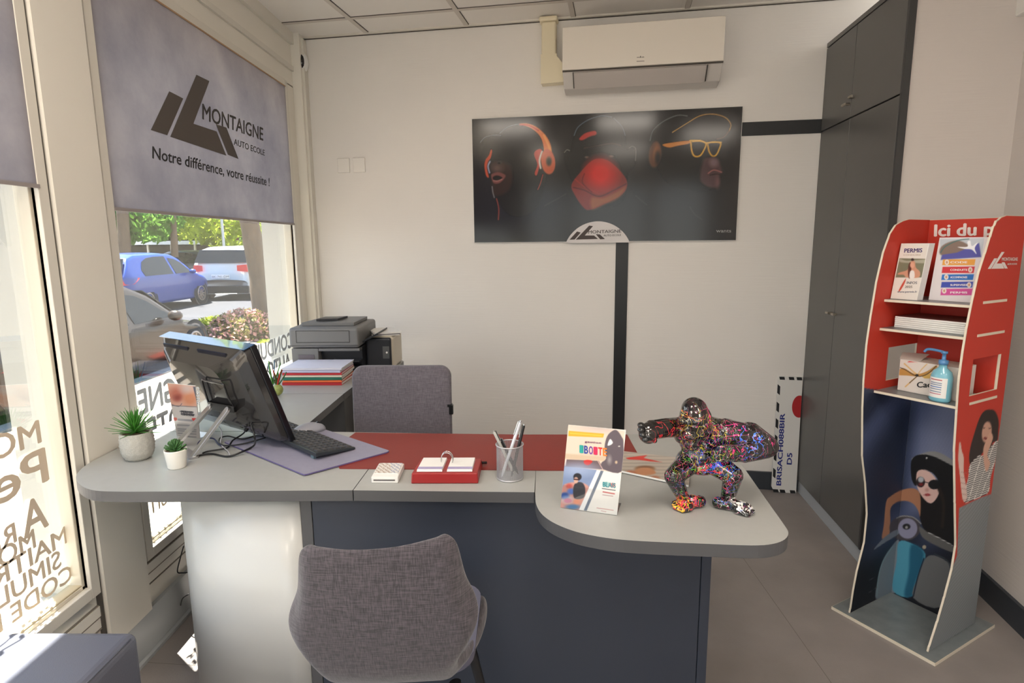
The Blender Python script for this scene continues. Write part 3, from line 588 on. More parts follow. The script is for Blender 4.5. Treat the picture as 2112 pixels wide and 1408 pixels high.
# side return along the windows
rd = thing('side_desk', 'light grey side desk running back under the window to the printers', 'desk', (-1.0, 2.7, 0))
top('worktop', [(-1.2415, 1.891), (-.742, 1.891), (-.742, 2.392), (-1.2415, 2.392)], rd, label='front worktop')
top('worktop', [(-1.2415, 2.394), (-.742, 2.394), (-.735, 2.60), (-.628, 2.66), (-.628, 3.08), (-.74, 3.28), (-1.19, 3.44), (-1.2415, 3.44)], rd, label='rear worktop')
mb = MB(); mb.box((-.77, 2.0, 0), (-.752, 2.02, zb), DESKEDGE); mb.box((-1.23, 2.0, 0), (-.752, 2.018, zb), DESKEDGE); build('leg_panel', mb, rd, True)
mb = MB(); mb.box((-1.16, 2.40, .03), (-.76, 2.42, zb), DESKEDGE); mb.box((-.76, 2.40, .0), (-.745, 3.1, zb), DESKEDGE); build('modesty_panel', mb, rd, True)
dw = thing('drawer_cabinet', 'dark low drawer cabinet under the side desk, mostly hidden by the rear chair', 'cabinet', (-.60, 2.75, 0))
mb = MB(); mb.box((-.733, 2.69, .04), (-.640, 3.1, .695), mat('drawer_dark', (62, 60, 60), .5)); build('carcass', mb, dw, True)
for k in range(3): 
    mb = MB(); mb.box((-.731, 2.675, .05+k*.215), (-.642, 2.689, .255+k*.215), mat('drawer_front', (78, 76, 74), .45)); build('drawer', mb, dw, True, bevel=.002)
# red desk mat
mb = MB(); lm = catmull([(-.505, 1.5515), (-.535, 1.62), (-.553, 1.70), (-.560, 1.78), (-.548, 1.866)], 5, False)
mb.prism([tuple(p) for p in lm]+[(.0, 1.840), (.335, 1.838), (.335, 1.62), (.30, 1.56), (.109, 1.5335)], ZT+.0004, ZT+.0022, RED); solo('desk_mat', mb, 'brick red leather-look mat laid across the rear of the desk', 'desk mat')
mb = MB(); mb.prism([(-.576, 1.503), (-.400, 1.670), (-.396, 1.679), (-.400, 1.686), (-.715, 1.936), (-.73, 1.936), (-.93, 1.775), (-.93, 1.765), (-.590, 1.503), (-.583, 1.499)], ZT+.0024, ZT+.0062, mat('mat_edge', (96, 86, 132), .6), top=mat('mat_lilac', (140, 138, 156), .6, noise=(60, .03))); solo('desk_pad', mb, 'grey-lilac desk pad lying askew under the keyboard', 'desk pad')
# ================================================================ COMPUTER
Rm = np.array([-.684, 1.706, .770]); dm = np.array([-.836, .549, 0]); nh = np.array([-.549, -.836, 0]); th = math.radians(19)
Um = math.cos(th)*np.array([0, 0, 1])+math.sin(th)*nh; Nb = math.cos(th)*nh-math.sin(th)*np.array([0, 0, 1])
WM, HM = .475, .325
mon = thing('computer', 'black all-in-one computer seen from behind, tilted back on a silver easel stand', 'computer', (-.95, 1.75, ZT))
def MP(a, b, c): return Rm+dm*a+Um*b+Nb*c
FM = frame(Rm, dm, Um, Nb)
mb = MB(FM); mb.box((0, 0, -.004), (WM, HM, .014), mat('bezel_black', (14, 16, 22), .25)); build('screen', mb, mon, True, bevel=.003)
mb = MB(FM); mb.box((.004, HM, -.002), (WM-.004, HM+.0015, .034), mat('bezel_sky_tint', (62, 104, 150), .1, coat=1)); build('top_edge', mb, mon, True)  # blue of the sky's reflection put into the edge colour
mb = MB(FM)
rings = [(.008, WM-.004, .006, HM-.001, .014), (.012, WM-.006, .012, HM-.002, .030), (.055, WM-.012, .04, HM-.030, .046), (.14, WM-.05, .075, HM-.06, .064)]
V = []
for (a0, a1, b0, b1, c) in rings: V += [(x, y, c) for x, y in rrect(a1-a0, b1-b0, .014+(c-.014)*.6, 5, (a0+a1)/2, (b0+b1)/2)]
n = 24; F = [(j*n+i, j*n+(i+1) % n, (j+1)*n+(i+1) % n, (j+1)*n+i) for j in range(3) for i in range(n)]+[tuple(3*n+i for i in range(n))]
mb.add(V, F, mat('shell_black', (44, 42, 42), .12, coat=.6)); sh = build('back_shell', mb, mon, True, bevel=.002)
VENT = mat('vent_dark', (20, 22, 40), .5)
for (a, b) in ((.30, .445), (.095, .245)):
    mb = MB(FM)
    for k in range(24):
        x = a+(b-a)*k/24; mb.box((x, HM-.040, .032), (x+(b-a)/48, HM-.018, .0445), VENT)
    mb.box((a, HM-.042, .030), (b, HM-.017, .0430), VENT); build('vent', mb, mon, True)
mb = MB(FM); mb.box((.035, .06, .020), (.055, .20, .038), GLOSSB); mb.box((.03, .10, .02), (.036, .28, .0305), BLACK); build('port_panel', mb, mon, True)
# hinge loop and easel legs
pl = lambda x, y, c: tuple(hit(x, y, Rm+Nb*c, Nb))
mb = MB(); mb.tube([pl(430, 829, .071), pl(421, 800, .071), pl(417, 783, .071), pl(424, 785, .073), pl(455, 791, .073), pl(462, 796, .073), pl(470, 818, .073), pl(482, 840, .071)], .0028, GLOSSB, 8, 4); build('handle', mb, mon, True)
mb = MB(); mb.add([pl(428, 828, .066), pl(482, 838, .066), pl(484, 852, .066), pl(434, 846, .066)]+[pl(428, 828, .08), pl(482, 838, .08), pl(484, 852, .08), pl(434, 846, .08)], [(0, 1, 2, 3), (7, 6, 5, 4), (0, 4, 5, 1), (1, 5, 6, 2), (2, 6, 7, 3), (3, 7, 4, 0)], BLACK); build('hinge', mb, mon, True, bevel=.002)
feet = [np.array([-.962, 1.640, ZT+.006]), np.array([-1.066, 1.735, ZT+.006])]
tops_ = [np.array(pl(470, 843, .085)), np.array(pl(434, 838, .085))]
for f_, t_ in zip(feet, tops_):
    mb = MB(); d = Vector(t_-f_); L = d.length; z = d.normalized(); x = Vector(feet[1]-feet[0]).normalized(); y = z.cross(x).normalized(); x = y.cross(z)
    F_ = frame(f_, x, z, y*-1 if False else x.cross(z)); mb.M = F_
    mb.prism(rrect(.022, L+.01, .0105, 5, 0, L/2), -.004, .004, ALU); build('leg', mb, mon, True, bevel=.001)
mb = MB(); d = Vector(feet[1]-feet[0]).normalized(); p = feet[0]; q_ = Vector((-d[1], d[0], 0)); Lf = np.linalg.norm(feet[1]-feet[0]); mb.M = frame((p[0], p[1], ZT), d, q_); mb.prism(rrect(Lf+.03, .032, .012, 5, Lf/2, 0), 0, .006, ALU); build('foot_plate', mb, mon, True)
# plugs and cables
mb = MB(); 
for (x, y) in ((500, 858), (512, 864), (520, 872)): 
    a = pl(x, y, .02); mb.cyl(a, tuple(np.array(a)+Nb*.03-Um*.01), .006, BLACK, 8)
build('plug', mb, mon, True)
def cable(pts, r, lab, g=None, m=BLACK):
    mb = MB(); mb.tube(pts, r, m, 6, 6); solo('cable', mb, lab, 'cable', g)
zc = ZT+.004
D_ = lambda x, y, z=zc: tuple(onz(x, y, z))
Z2 = ZT+.0095
cable([pl(518, 872, .055), D_(525, 900, .80), D_(524, 918, .755), D_(498, 932, Z2), D_(470, 941, zc), D_(440, 936, zc), D_(420, 937, zc), D_(405, 941, .7445)], .0028, 'thick black cable looping from the computer down to its stand foot')
cable([pl(508, 864, .05), D_(505, 890, .77), D_(480, 908, .752), D_(470, 922, zc), D_(455, 926, zc), D_(430, 930, zc), D_(418, 934, zc)], .0024, 'thin black cable in the tangle behind the computer', 'cable tangle')
cable([D_(560, 903, Z2), D_(530, 898, Z2), D_(500, 905, .748), D_(470, 899, .748), D_(452, 905, .746), D_(460, 918, .746), D_(500, 915, .75), D_(548, 902, .756)], .0022, 'thin black cable in the tangle behind the computer', 'cable tangle')
cable([D_(415, 925, .745), D_(408, 915, .75), D_(420, 905, .755), D_(440, 904, .75), D_(450, 915, .745), D_(462, 922, .743)], .0022, 'dark blue cable coiled between the stand legs', m=mat('cable_blue', (30, 38, 80), .4))
cable([D_(452, 880, .77), D_(458, 895, .76), D_(455, 915, .745), D_(470, 930, .745), D_(474, 938, .745)], .002, 'pale grey cable dropping behind the stand legs', m=mat('cable_grey', (190, 190, 196), .4))
# keyboard
kx = np.array([-.75, .66, 0]); kx /= np.linalg.norm(kx); ky = np.array([.66, .75, 0]); K0 = np.array([-.583, 1.594, 0]); ky = np.array([-kx[1]*-1, -kx[0], 0])
kb = thing('keyboard', 'slim black keyboard propped on its rear feet on the desk pad', 'keyboard', (K0[0], K0[1], ZT+.0062), math.atan2(ky[1], ky[0]))
KT = frame((K0[0], K0[1], 0), ky, kx)   # local x: towards sitter, local y: along keyboard
KM = MB(KT); W_, L_ = .128, .41
zr, zf = .770, .754
def ktop(x): return zr+(zf-zr)*x/W_
V = [(0, 0, zr-.012), (W_, 0, zf-.006), (W_, L_, zf-.006), (0, L_, zr-.012), (0, 0, zr), (W_, 0, zf), (W_, L_, zf), (0, L_, zr)]
KM.add(V, [(0, 3, 2, 1), (4, 5, 6, 7), (0, 1, 5, 4), (1, 2, 6, 5), (2, 3, 7, 6), (3, 0, 4, 7)], mat('keyboard_case', (40, 46, 50), .4)); build('base', KM, kb, True, bevel=.002)
for y in (.03, L_-.03):
    mb = MB(KT); mb.box((.004, y-.008, ZT+.0064), (.012, y+.008, zr-.010), mat('kb_foot', (90, 110, 120), .4)); build('foot', mb, kb, True)
for r_ in range(6):
    for c_ in range(16):
        x = .010+r_*.0192; y = .010+c_*.0245; mb = MB(KT)
        z0 = ktop(x); z1 = ktop(x+.016); h = .0035
        mb.add([(x, y, z0), (x+.016, y, z1), (x+.016, y+.0215, z1), (x, y+.0215, z0), (x+.002, y+.002, z0+h), (x+.014, y+.002, z1+h), (x+.014, y+.0195, z1+h), (x+.002, y+.0195, z0+h)], [(4, 5, 6, 7), (0, 1, 5, 4), (1, 2, 6, 5), (2, 3, 7, 6), (3, 0, 4, 7)], mat('key_cap', (58, 58, 60), .45)); build('key', mb, kb, True)
ms = thing('mouse', 'grey computer mouse beyond the monitor on the desk pad', 'mouse', (-.70, 1.865, ZT+.0062), .6)
mb = MB(); V = []; 
mb.ell((0, 0, .0), (.055, .031, .030), mat('mouse_grey', (150, 152, 162), .35)); mb.v = [(x, y, max(z, .0005)) for x, y, z in mb.v]; build('shell', mb, ms)
mb = MB(); mb.cyl((.030, -.003, .024), (.030, .003, .024), .006, BLACK, 12); build('wheel', mb, ms)
# ================================================================ PLANTS
GREENA = mat('leaf_green', (66, 132, 44), .4, noise=(30, .25)); GREENB = mat('succulent_green', (70, 112, 62), .45, noise=(40, .2)); SOIL = mat('soil', (88, 68, 48), .9, bump=(200, .8))
def leaf(mb, base, az, el, L, wd, m, droop=.25, thick=.0):
    ux = np.array([math.cos(az), math.sin(az), 0]); sd = np.array([-math.sin(az), math.cos(az), 0]); V = []; n = 7
    p = np.array(base, float)
    for i in range(n+1):
        t = i/n; e = el-droop*t*1.2; 
        if i: p = p+(ux*math.cos(e)+np.array([0, 0, 1])*math.sin(e))*L/n
        w2 = wd*(.55+.9*t-1.45*t*t) if t < 1 else 0
        up = -ux*math.sin(e)+np.array([0, 0, 1])*math.cos(e)
        V += [tuple(p-sd*w2+up*thick*.2), tuple(p-up*(w2*.35+thick)), tuple(p+sd*w2+up*thick*.2), tuple(p+up*thick)]
    F = [(4*i+k, 4*i+(k+1) % 4, 4*i+4+(k+1) % 4, 4*i+4+k) for i in range(n) for k in range(4)]; mb.add(V, F, m, True)
p1 = thing('potted_plant', 'spiky green plant in a grey-white dimpled pot at the left end of the desk', 'plant', (-1.118, 1.636, ZT))
mb = MB(); seg = 56; prof = [(.0, 0), (.026, 0), (.034, .006), (.041, .022), (.0435, .045), (.0425, .066), (.040, .080)]
V = []; zs = np.linspace(.004, .082, 27)
for j, z in enumerate(zs):
    r = np.interp(z, [p[1] for p in prof[1:]], [p[0] for p in prof[1:]])
    for k in range(seg): a = 2*math.pi*k/seg; bump_ = .0022*max(0, math.sin(k*math.pi/2+(math.pi/2 if (j//3) % 2 else 0)))*abs(math.sin(j*math.pi/3)) if j < 24 else .001; V.append(((r+bump_)*math.cos(a), (r+bump_)*math.sin(a), z))
F = [(j*seg+k, j*seg+(k+1) % seg, (j+1)*seg+(k+1) % seg, (j+1)*seg+k) for j in range(26) for k in range(seg)]
PG1 = mat('pot_textured', (176, 174, 166), .7, noise=(300, .12)); mb.add(V, F+[tuple(range(seg))[::-1]], PG1, True)
mb.lathe([(.026, 0), (.030, .004)], PG1, seg); mb.lathe([(.041, .082), (.037, .082), (.036, .070)], PG1, seg); build('pot', mb, p1)
mb = MB(); mb.lathe([(.0372, .0745), (.02, .078), (0, .079)], SOIL, 24); build('soil', mb, p1)
mb = MB()
for k in range(70):
    t = k/70; leaf(mb, (rng.uniform(-.004, .004), rng.uniform(-.004, .004), .076+.012*t), k*2.39996, .12+1.4*t**.8, .072-.008*t+rng.uniform(-.008, .008), .0042, GREENA, .15-.1*t, .0006)
build('leaves', mb, p1)
p2 = thing('potted_succulent', 'small green succulent in a plain white pot beside the monitor stand', 'plant', (-.966, 1.568, ZT))
mb = MB(); mb.lathe([(0, .0005), (.0225, .0005), (.0235, .003), (.0290, .050), (.0292, .053), (.0270, .053), (.0262, .044)], mat('pot_white', (234, 231, 222), .35), 40); build('pot', mb, p2)
mb = MB(); mb.lathe([(.0268, .047), (0, .049)], SOIL, 24); build('soil', mb, p2)
mb = MB()
for k in range(46):
    t = k/46; leaf(mb, (0, 0, .046+.018*t), k*2.39996, .1+1.35*t, .033-.014*t, .0068-.003*t, GREENB, -.25, .0022)
build('leaves', mb, p2)
# ================================================================ FLYER HOLDER beside the monitor
ACR = glassmat('acrylic', (.95, .96, .97), .08)
def holder(name, lab, TL, TR, BR, BL, P, nu, nv, texts=(), back=.05, cat='leaflet stand'):
    TL, TR, BR, BL = map(np.array, (TL, TR, BR, BL)); TR = TL+(BR-BL)*np.linalg.norm(TR-TL)/np.linalg.norm(BR-BL); c = (BL+BR)/2; t = thing(name, lab, cat, (c[0], c[1], ZT))
    x = (BR-BL)/np.linalg.norm(BR-BL); nz = np.cross(x, (TL-BL)/np.linalg.norm(TL-BL)); nz = -nz if nz@(CAM-c) < 0 else nz   # towards viewer
    o = nz*.0012
    fn = quadfn(TL, TR, BR, BL); print_mesh('leaflet', fn, nu, nv, P, t, texts, VCOL, lambda x_, y_: hit(x_, y_, BL+nz*.0004, nz))
    mb = MB(); q4 = [BL-nz*.001, BR-nz*.001, TR-nz*.001, TL-nz*.001]; q5 = [p-nz*.002 for p in q4]; mb.add([tuple(p) for p in q4+q5], [(0, 1, 2, 3), (7, 6, 5, 4), (0, 4, 5, 1), (1, 5, 6, 2), (2, 6, 7, 3), (3, 7, 4, 0)], PAPER)
    build('backing', mb, t, True)
    h = np.array([-nz[0], -nz[1], 0]); h /= np.linalg.norm(h); b1, b2 = BL-nz*.003, BR-nz*.003
    mb = MB(); A0 = [b1, b2, b2+h*back, b1+h*back]; A0 = [np.array([p[0], p[1], ZT+.001]) for p in A0]; mb.add([tuple(p) for p in A0]+[tuple(p+np.array([0, 0, .002])) for p in A0], [(0, 1, 2, 3), (7, 6, 5, 4), (0, 4, 5, 1), (1, 5, 6, 2), (2, 6, 7, 3), (3, 7, 4, 0)], ACR)
    q6 = [p+o*1.0 for p in (BL, BR)]; up = (TL-BL)*.28; mb.add([tuple(p) for p in (q6[0], q6[1], q6[1]+up*0+(TR-BR)*.28, q6[0]+up)], [(0, 1, 2, 3)], ACR)
    build('stand', mb, t, True); return t
SK = (214, 150, 120)
P = Paint((214, 208, 206))
P.poly([(343, 789), (413, 792), (414, 838), (352, 836)], (226, 178, 160), .8, 1, False).ell(364, 812, 16, 14, (190, 106, 88), 8, .9).ell(366, 820, 8, 6, (150, 66, 60), 4, .9).ell(392, 822, 14, 14, (214, 140, 104), 6, .9).ell(384, 802, 12, 8, (206, 190, 186), 6, .8)
P.poly([(398, 797), (411, 797), (412, 837), (407, 832)], (78, 88, 108), 1, .9, False).line([(352, 833), (368, 838), (375, 832)], 1.2, (90, 90, 110))
P.line([(352, 836), (413, 839)], 1.2, (110, 100, 106), .8, 1, False)
P.line([(372, 848), (398, 850)], 3, (120, 120, 128), 1).line([(374, 853), (400, 855)], 3, (120, 116, 126), 1)
P.ell(361, 864, 4.5, 3.4, (206, 62, 48)).poly([(396, 862), (412, 864), (412, 871), (400, 869)], (214, 40, 40), .7).line([(368, 865), (396, 867)], 4, (150, 150, 158), 1)
for y in (876, 884, 888, 893, 899, 904): P.line([(366+(y-876)*.1, y), (404, y+2)], 2.2, (128, 128, 136), 1, .8)
B1 = np.array([-1.128, 1.846, ZT+.001]); B2 = np.array([-1.034, 1.812, ZT+.001])
holder('leaflet_stand', 'leaflet in a clear stand behind the monitor, a face photo above grey text', onz(345, 790, .935), onz(412, 793, .935), B2, B1, P, 60, 120, [('PERMIS', (374, 851), (397, 853), (374, 846), (60, 60, 70), .02), ('FORMATIONS', (374, 856), (400, 858), (374, 852), (60, 60, 70), .02), ('OFFRE', (404, 798), (406, 834), (411, 797), (210, 214, 220), .02)])
P = Paint((234, 231, 226))
P.poly([(1170, 875), (1289, 889), (1281, 975), (1162, 962)], (226, 208, 190), .5, 1, False)
P.ell(1240, 880, 40, 10, (196, 176, 172), 8, .8).poly([(1173, 888), (1246, 894), (1244, 902), (1172, 899)], (228, 174, 50), .8, 1, False).line([(1176, 893), (1240, 898)], 2, (244, 206, 80), 1, .8)
P.poly([(1165, 935), (1250, 941), (1247, 951), (1164, 946)], (206, 180, 150), 2, .8, False)
P.poly([(1169, 947), (1235, 950), (1246, 968), (1164, 962)], (112, 94, 98), .8, 1, False)
P.poly([(1247, 921), (1252, 900), (1262, 889), (1272, 887), (1282, 900), (1286, 915), (1282, 972), (1246, 968), (1240, 955), (1250, 945)], (96, 84, 92), 1).poly([(1253, 918), (1258, 905), (1264, 912), (1260, 917)], (228, 230, 232), .8).ell(1277, 920, 2, 1.2, (220, 214, 206), .8).ell(1257, 948, 4, 8, (176, 168, 166), 3, .7).ell(1271, 953, 2.5, 3, (206, 180, 150), 1.5)
P.poly([(1204, 950), (1213, 948), (1222, 951), (1214, 959), (1206, 957)], (206, 42, 36), .8).line([(1233, 950), (1244, 969)], 1.2, (230, 190, 180)).line([(1168, 946), (1166, 960)], 1.6, (220, 200, 200))
P.poly([(1163, 961), (1231, 969), (1197, 1051), (1156, 1047)], (128, 146, 182), .8, 1, False).ell(1190, 968, 34, 12, (166, 180, 212), 8, .8)
P.poly([(1160, 1005), (1172, 996), (1190, 994), (1208, 998), (1214, 1010), (1196, 1051), (1156, 1048)], (206, 150, 138), 2).ell(1174, 1002, 6, 5, (196, 86, 80), 3).ell(1178, 1013, 8, 6, (86, 120, 196), 3).ell(1165, 1022, 9, 7, (60, 92, 160), 3).ell(1171, 1032, 8, 4.5, (206, 60, 96), 1.5).ell(1170, 1030, 13, 8, (206, 216, 230), 3, .5).ell(1190, 1034, 7, 6, (226, 150, 120), 3).ell(1181, 1045, 14, 5, (70, 120, 170), 3)
P.poly([(1184, 1000), (1192, 994), (1202, 996), (1207, 1008), (1204, 1026), (1186, 1028), (1182, 1016)], (52, 52, 60), 1.2).ell(1191, 983, 8.5, 7.5, (40, 38, 46), 1.2).ell(1188, 990, 4.6, 6.5, (214, 170, 150), 1.2).line([(1184, 988), (1194, 989)], 2.6, (60, 26, 30), .7)
P.poly([(1231, 969), (1238, 970), (1204, 1052), (1194, 1051)], (238, 238, 238), .6, 1, False).poly([(1239, 970), (1245, 971), (1210, 1053), (1204, 1052)], (104, 116, 134), .6, 1, False)
P.ell(1250, 998, 7, 5, (100, 178, 176), 1, .6).ell(1263, 1000, 6, 4.5, (214, 70, 70), 1, .6).line([(1242, 1007), (1269, 1011)], 1.6, (60, 60, 70), .7).line([(1244, 1014), (1267, 1018)], 2.2, (196, 60, 60), .8).line([(1243, 1020), (1264, 1023)], 1.2, (170, 120, 120), .7).line([(1231, 1047), (1265, 1052)], 1, (190, 110, 110), .7).line([(1240, 1053), (1250, 1055)], 1, (190, 140, 140), .7)
C1 = np.array([.087, 1.306, ZT+.001]); C2 = np.array([.212, 1.265, ZT+.001])
cols = [(40, 166, 160), (50, 70, 160), (120, 60, 160), (214, 40, 90), (226, 50, 40), (236, 130, 40)]
tx = [(ch, (1195+i*9.7, 933+i*1.2), (1203.5+i*9.7, 934+i*1.2), (1195+i*9.7, 917+i*1.2), cols[i], .03) for i, ch in enumerate('1BOITE')]+[('gestion', (1206, 912), (1240, 915), (1206, 908), (130, 70, 110), .01), ('BLAIS', (1243, 1003), (1270, 1006), (1243, 993), (70, 150, 160), .03)]
holder('leaflet_stand', 'upright leaflet in a clear stand on the counter, bright rainbow lettering over a seated woman', onz(1172, 876, .938), onz(1289, 890, .938), C2, C1, P, 120, 190, tx, .06)
# ================================================================ SMALL DESK THINGS
cb = thing('card_box', 'small white slotted box with printed cards on top, between the seam and the calendar', 'card box', (-.357, 1.5, ZT))
CF = frame((-.392, 1.452, ZT), (.07, -.001, 0), (-.009, .104, 0), (0, 0, 1))
ux_ = Vector((1, -.014, 0)).normalized(); uy_ = Vector((-.03, 1, 0)).normalized(); CF = frame((-.392, 1.452, ZT), ux_, uy_)
mb = MB(CF); mb.box((0, 0, .0003), (.070, .098, .017), WHITE); build('box', mb, cb, True, bevel=.002)
mb = MB(CF); mb.box((.006, -.0006, .007), (.062, .001, .0105), mat('slot_dark', (90, 84, 84), .5)); build('slot', mb, cb, True)
P = Paint((226, 222, 216)); 
def _n(px, py, C):
    v = np.sin(px*1.7+2*np.sin(py*1.3))+np.sin(px*.6-py*.9); k = (v > .4)[:, None]*.8; a = np.where((px < 806)[:, None], np.array([[140, 104, 74]]), np.array([[110, 120, 160]])); return C*(1-k)+a*k
P.fn(_n); fn = quadfn(*[np.array(CF @ Vector(v)) for v in ((.004, .094, .0195), (.066, .094, .0195), (.066, .022, .0195), (.004, .022, .0195))])
mb = MB(CF); mb.box((.004, .022, .0172), (.066, .094, .0192), PAPER); build('card', mb, cb, True); print_mesh('card_print', fn, 40, 30, P, cb)
dc = thing('desk_calendar', 'dark red desk calendar base with white ring-bound pages', 'calendar', (-.2, 1.51, ZT))
CF = frame((-.2015, 1.447, ZT), (1, 0, 0), (0, 1, 0)); REDD = mat('dark_red_plastic', (150, 34, 34), .35)
mb = MB(CF)
V = [(-.087, 0, .0004), (.087, 0, .0004), (.090, .132, .0004), (-.084, .132, .0004), (-.085, .004, .028), (.085, .004, .028), (.087, .130, .020), (-.082, .130, .020)]
mb.add(V, [(0, 3, 2, 1), (4, 5, 6, 7), (0, 1, 5, 4), (1, 2, 6, 5), (2, 3, 7, 6), (3, 0, 4, 7)], REDD); build('base', mb, dc, True, bevel=.003)
ztop = lambda y: .0285-(.008)*(y-.004)/.126
PLIL = mat('page_lilac', (170, 160, 196), .6)
for (a, b) in ((-.073, -.007), (.005, .071)):
    mb = MB(CF); z = lambda y: ztop(y)+.0005
    mb.add([(a, .012, z(.012)), (b, .012, z(.012)), (b, .116, z(.116)), (a, .116, z(.116))]+[(a+.001, .014, z(.012)+.006), (b-.001, .014, z(.012)+.006), (b-.001, .116, z(.116)+.006), (a+.001, .116, z(.116)+.006)], [(0, 3, 2, 1), (4, 5, 6, 7), (0, 1, 5, 4), (1, 2, 6, 5), (2, 3, 7, 6), (3, 0, 4, 7)], PAPER)
    mb.add([(a+.001, .014, z(.012)+.0064), (b-.001, .014, z(.012)+.0064), (b-.001, .034, z(.034)+.0064), (a+.001, .034, z(.034)+.0064)], [(0, 1, 2, 3)], PLIL); build('page', mb, dc, True)
for y in (.062, .074):
    mb = MB(CF); pts = [(-.001+.016*math.cos(a), y+.004*math.sin(a*.5), .040+.020*math.sin(a)) for a in np.linspace(-.3, math.pi+.3, 12)]; mb.tube(pts, .0012, CHROME, 6, 2); build('ring', mb, dc, True)
mb = MB(CF); mb.cyl((.088, .118, .012), (.101, .124, .010), .004, BLACK, 8); build('pen_loop', mb, dc, True)
# pen cup
pcx, pcy = -.034, 1.488
pc = thing('pen_cup', 'silver wire mesh pen cup on the front of the desk', 'pen cup', (pcx, pcy, ZT)); MESH = mat('mesh_silver', (196, 196, 200), .35, metal=.6)
mb = MB(); R0, HCUP = .0345, .092
for k in range(84):
    a = 2*math.pi*k/84
    for s_ in (0,): mb.box((-.00032, -.00032, .002), (.00032, .00032, HCUP), MESH, Matrix.Rotation(a, 4, 'Z') @ Matrix.Translation((R0, 0, 0)))
for j in range(1, 30):
    z = .002+j*(HCUP-.004)/30; mb.lathe([(R0+.0004, z), (R0+.0004, z+.0006)], MESH, 48)
build('wire_mesh', mb, pc)
mb = MB(); mb.tube([(.0355*math.cos(a), .0355*math.sin(a), HCUP) for a in np.linspace(0, 2*math.pi, 25)[:-1]], .0018, MESH, 8, 2, True); build('rim', mb, pc)
mb = MB(); mb.lathe([(0, .0006), (.0355, .0006), (.0358, .004), (.0345, .0045), (0, .0035)], MESH, 40); build('base', mb, pc)
def pen(a, b, m, lab, cap=None):
    a = Vector(a); b = Vector(b); d = b-a; t = thing('pen', lab, 'pen', a, 0, 'pens in the mesh cup')
    mb = MB(); mb.cyl((0, 0, 0), d*.12, .0012, m, 10, .004); mb.cyl(d*.12, d*.97, .0042, m, 12); build('barrel', mb, t); mb = MB(); mb.cyl(d*.97, d, .0025, cap or CHROME, 8); mb.box((-.0012, .003, d.length*.74), (.0012, .0062, d.length*.98), cap or CHROME, d.to_track_quat('Z', 'Y').to_matrix().to_4x4()); build('clip', mb, t)
C0 = (pcx, pcy)
pen((C0[0]-.022, C0[1]-.012, ZT+.006), (C0[0]+.029, C0[1]+.012, ZT+.152), mat('pen_white', (214, 218, 226), .3), 'white pen leaning right in the mesh cup, its tip lowest')
pen((C0[0]+.004, C0[1]-.006, ZT+.006), (C0[0]+.038, C0[1]+.014, ZT+.142), BLACK, 'black pen leaning right in the mesh cup')
pen((C0[0]+.014, C0[1]-.004, ZT+.006), (C0[0]-.042, C0[1]+.004, ZT+.128), mat('pen_clear', (176, 176, 170), .2), 'pale pen leaning left in the mesh cup')
pen((C0[0]+.022, C0[1]+.010, ZT+.006), (C0[0]-.026, C0[1]+.012, ZT+.104), BLACK, 'short black pen leaning left in the mesh cup')
# magazine behind the gorilla
mg = thing('magazine', 'magazine lying flat on the counter behind the gorilla statue, red logo on a wooden photo', 'magazine', (.35, 1.55, ZT))
q4 = [(.25, 1.525), (.415, 1.418), (.475, 1.60), (.292, 1.668)]; mb = MB(); mb.prism(q4, ZT+.0026, ZT+.0075, PAPER); build('pages', mb, mg, True)
P = Paint((176, 166, 154)); P.fn(lambda px, py, C: C*(1+.07*np.sin(py*.9+.2*np.sin(px*.1)))[:, None])
P.poly([(1290, 944), (1335, 938), (1328, 944), (1366, 953), (1340, 951), (1318, 948), (1296, 947)], (206, 50, 40), .7, 1, False).ell(1330, 966, 20, 6, (126, 84, 54), 2).ell(1330, 968, 16, 4, (196, 140, 100), 2).poly([(1306, 972), (1320, 966), (1345, 968), (1352, 976), (1330, 980), (1310, 977)], (186, 128, 90), 2).ell(1300, 976, 12, 6, (170, 100, 70), 3).ell(1350, 986, 10, 5, (170, 106, 74), 3)
fn = quadfn(*[np.array([x, y, ZT+.0078]) for x, y in (q4[3], q4[2], q4[1], q4[0])]); print_mesh('cover', fn, 70, 50, P, mg)
# ================================================================ GORILLA STATUE
def baked(name, mb, parent, mods, world=True, label=None):
    o = build('tmp', mb, parent, world)
    for f in mods: f(o)
    dg = bpy.context.evaluated_depsgraph_get(); me = bpy.data.meshes.new_from_object(o.evaluated_get(dg)); bpy.data.objects.remove(o)
    n = bpy.data.objects.new(name, me); me.name = name; sc.collection.objects.link(n); n.parent = parent; MW[n.name] = MW.get(parent.name, Matrix())
    me.polygons.foreach_set('use_smooth', [True]*len(me.polygons))
    if label: n['label'] = label
    return n
def remesh(v, sm=3):
    def f(o): 
        q = o.modifiers.new('r', 'REMESH'); q.mode = 'VOXEL'; q.voxel_size = v
        if sm: k = o.modifiers.new('s', 'SMOOTH'); k.iterations = sm; k.factor = .6
    return f
def capsule(mb, a, b, r1, r2, m, n=9):
    a = np.array(a, float); b = np.array(b, float)
    for i in range(n+1):
        t = i/n; p = a+(b-a)*t; r = r1+(r2-r1)*t; mb.ell(p, (r, r, r), m, 14)
G = lambda x, y, Y: np.array(ony(x, y, Y))
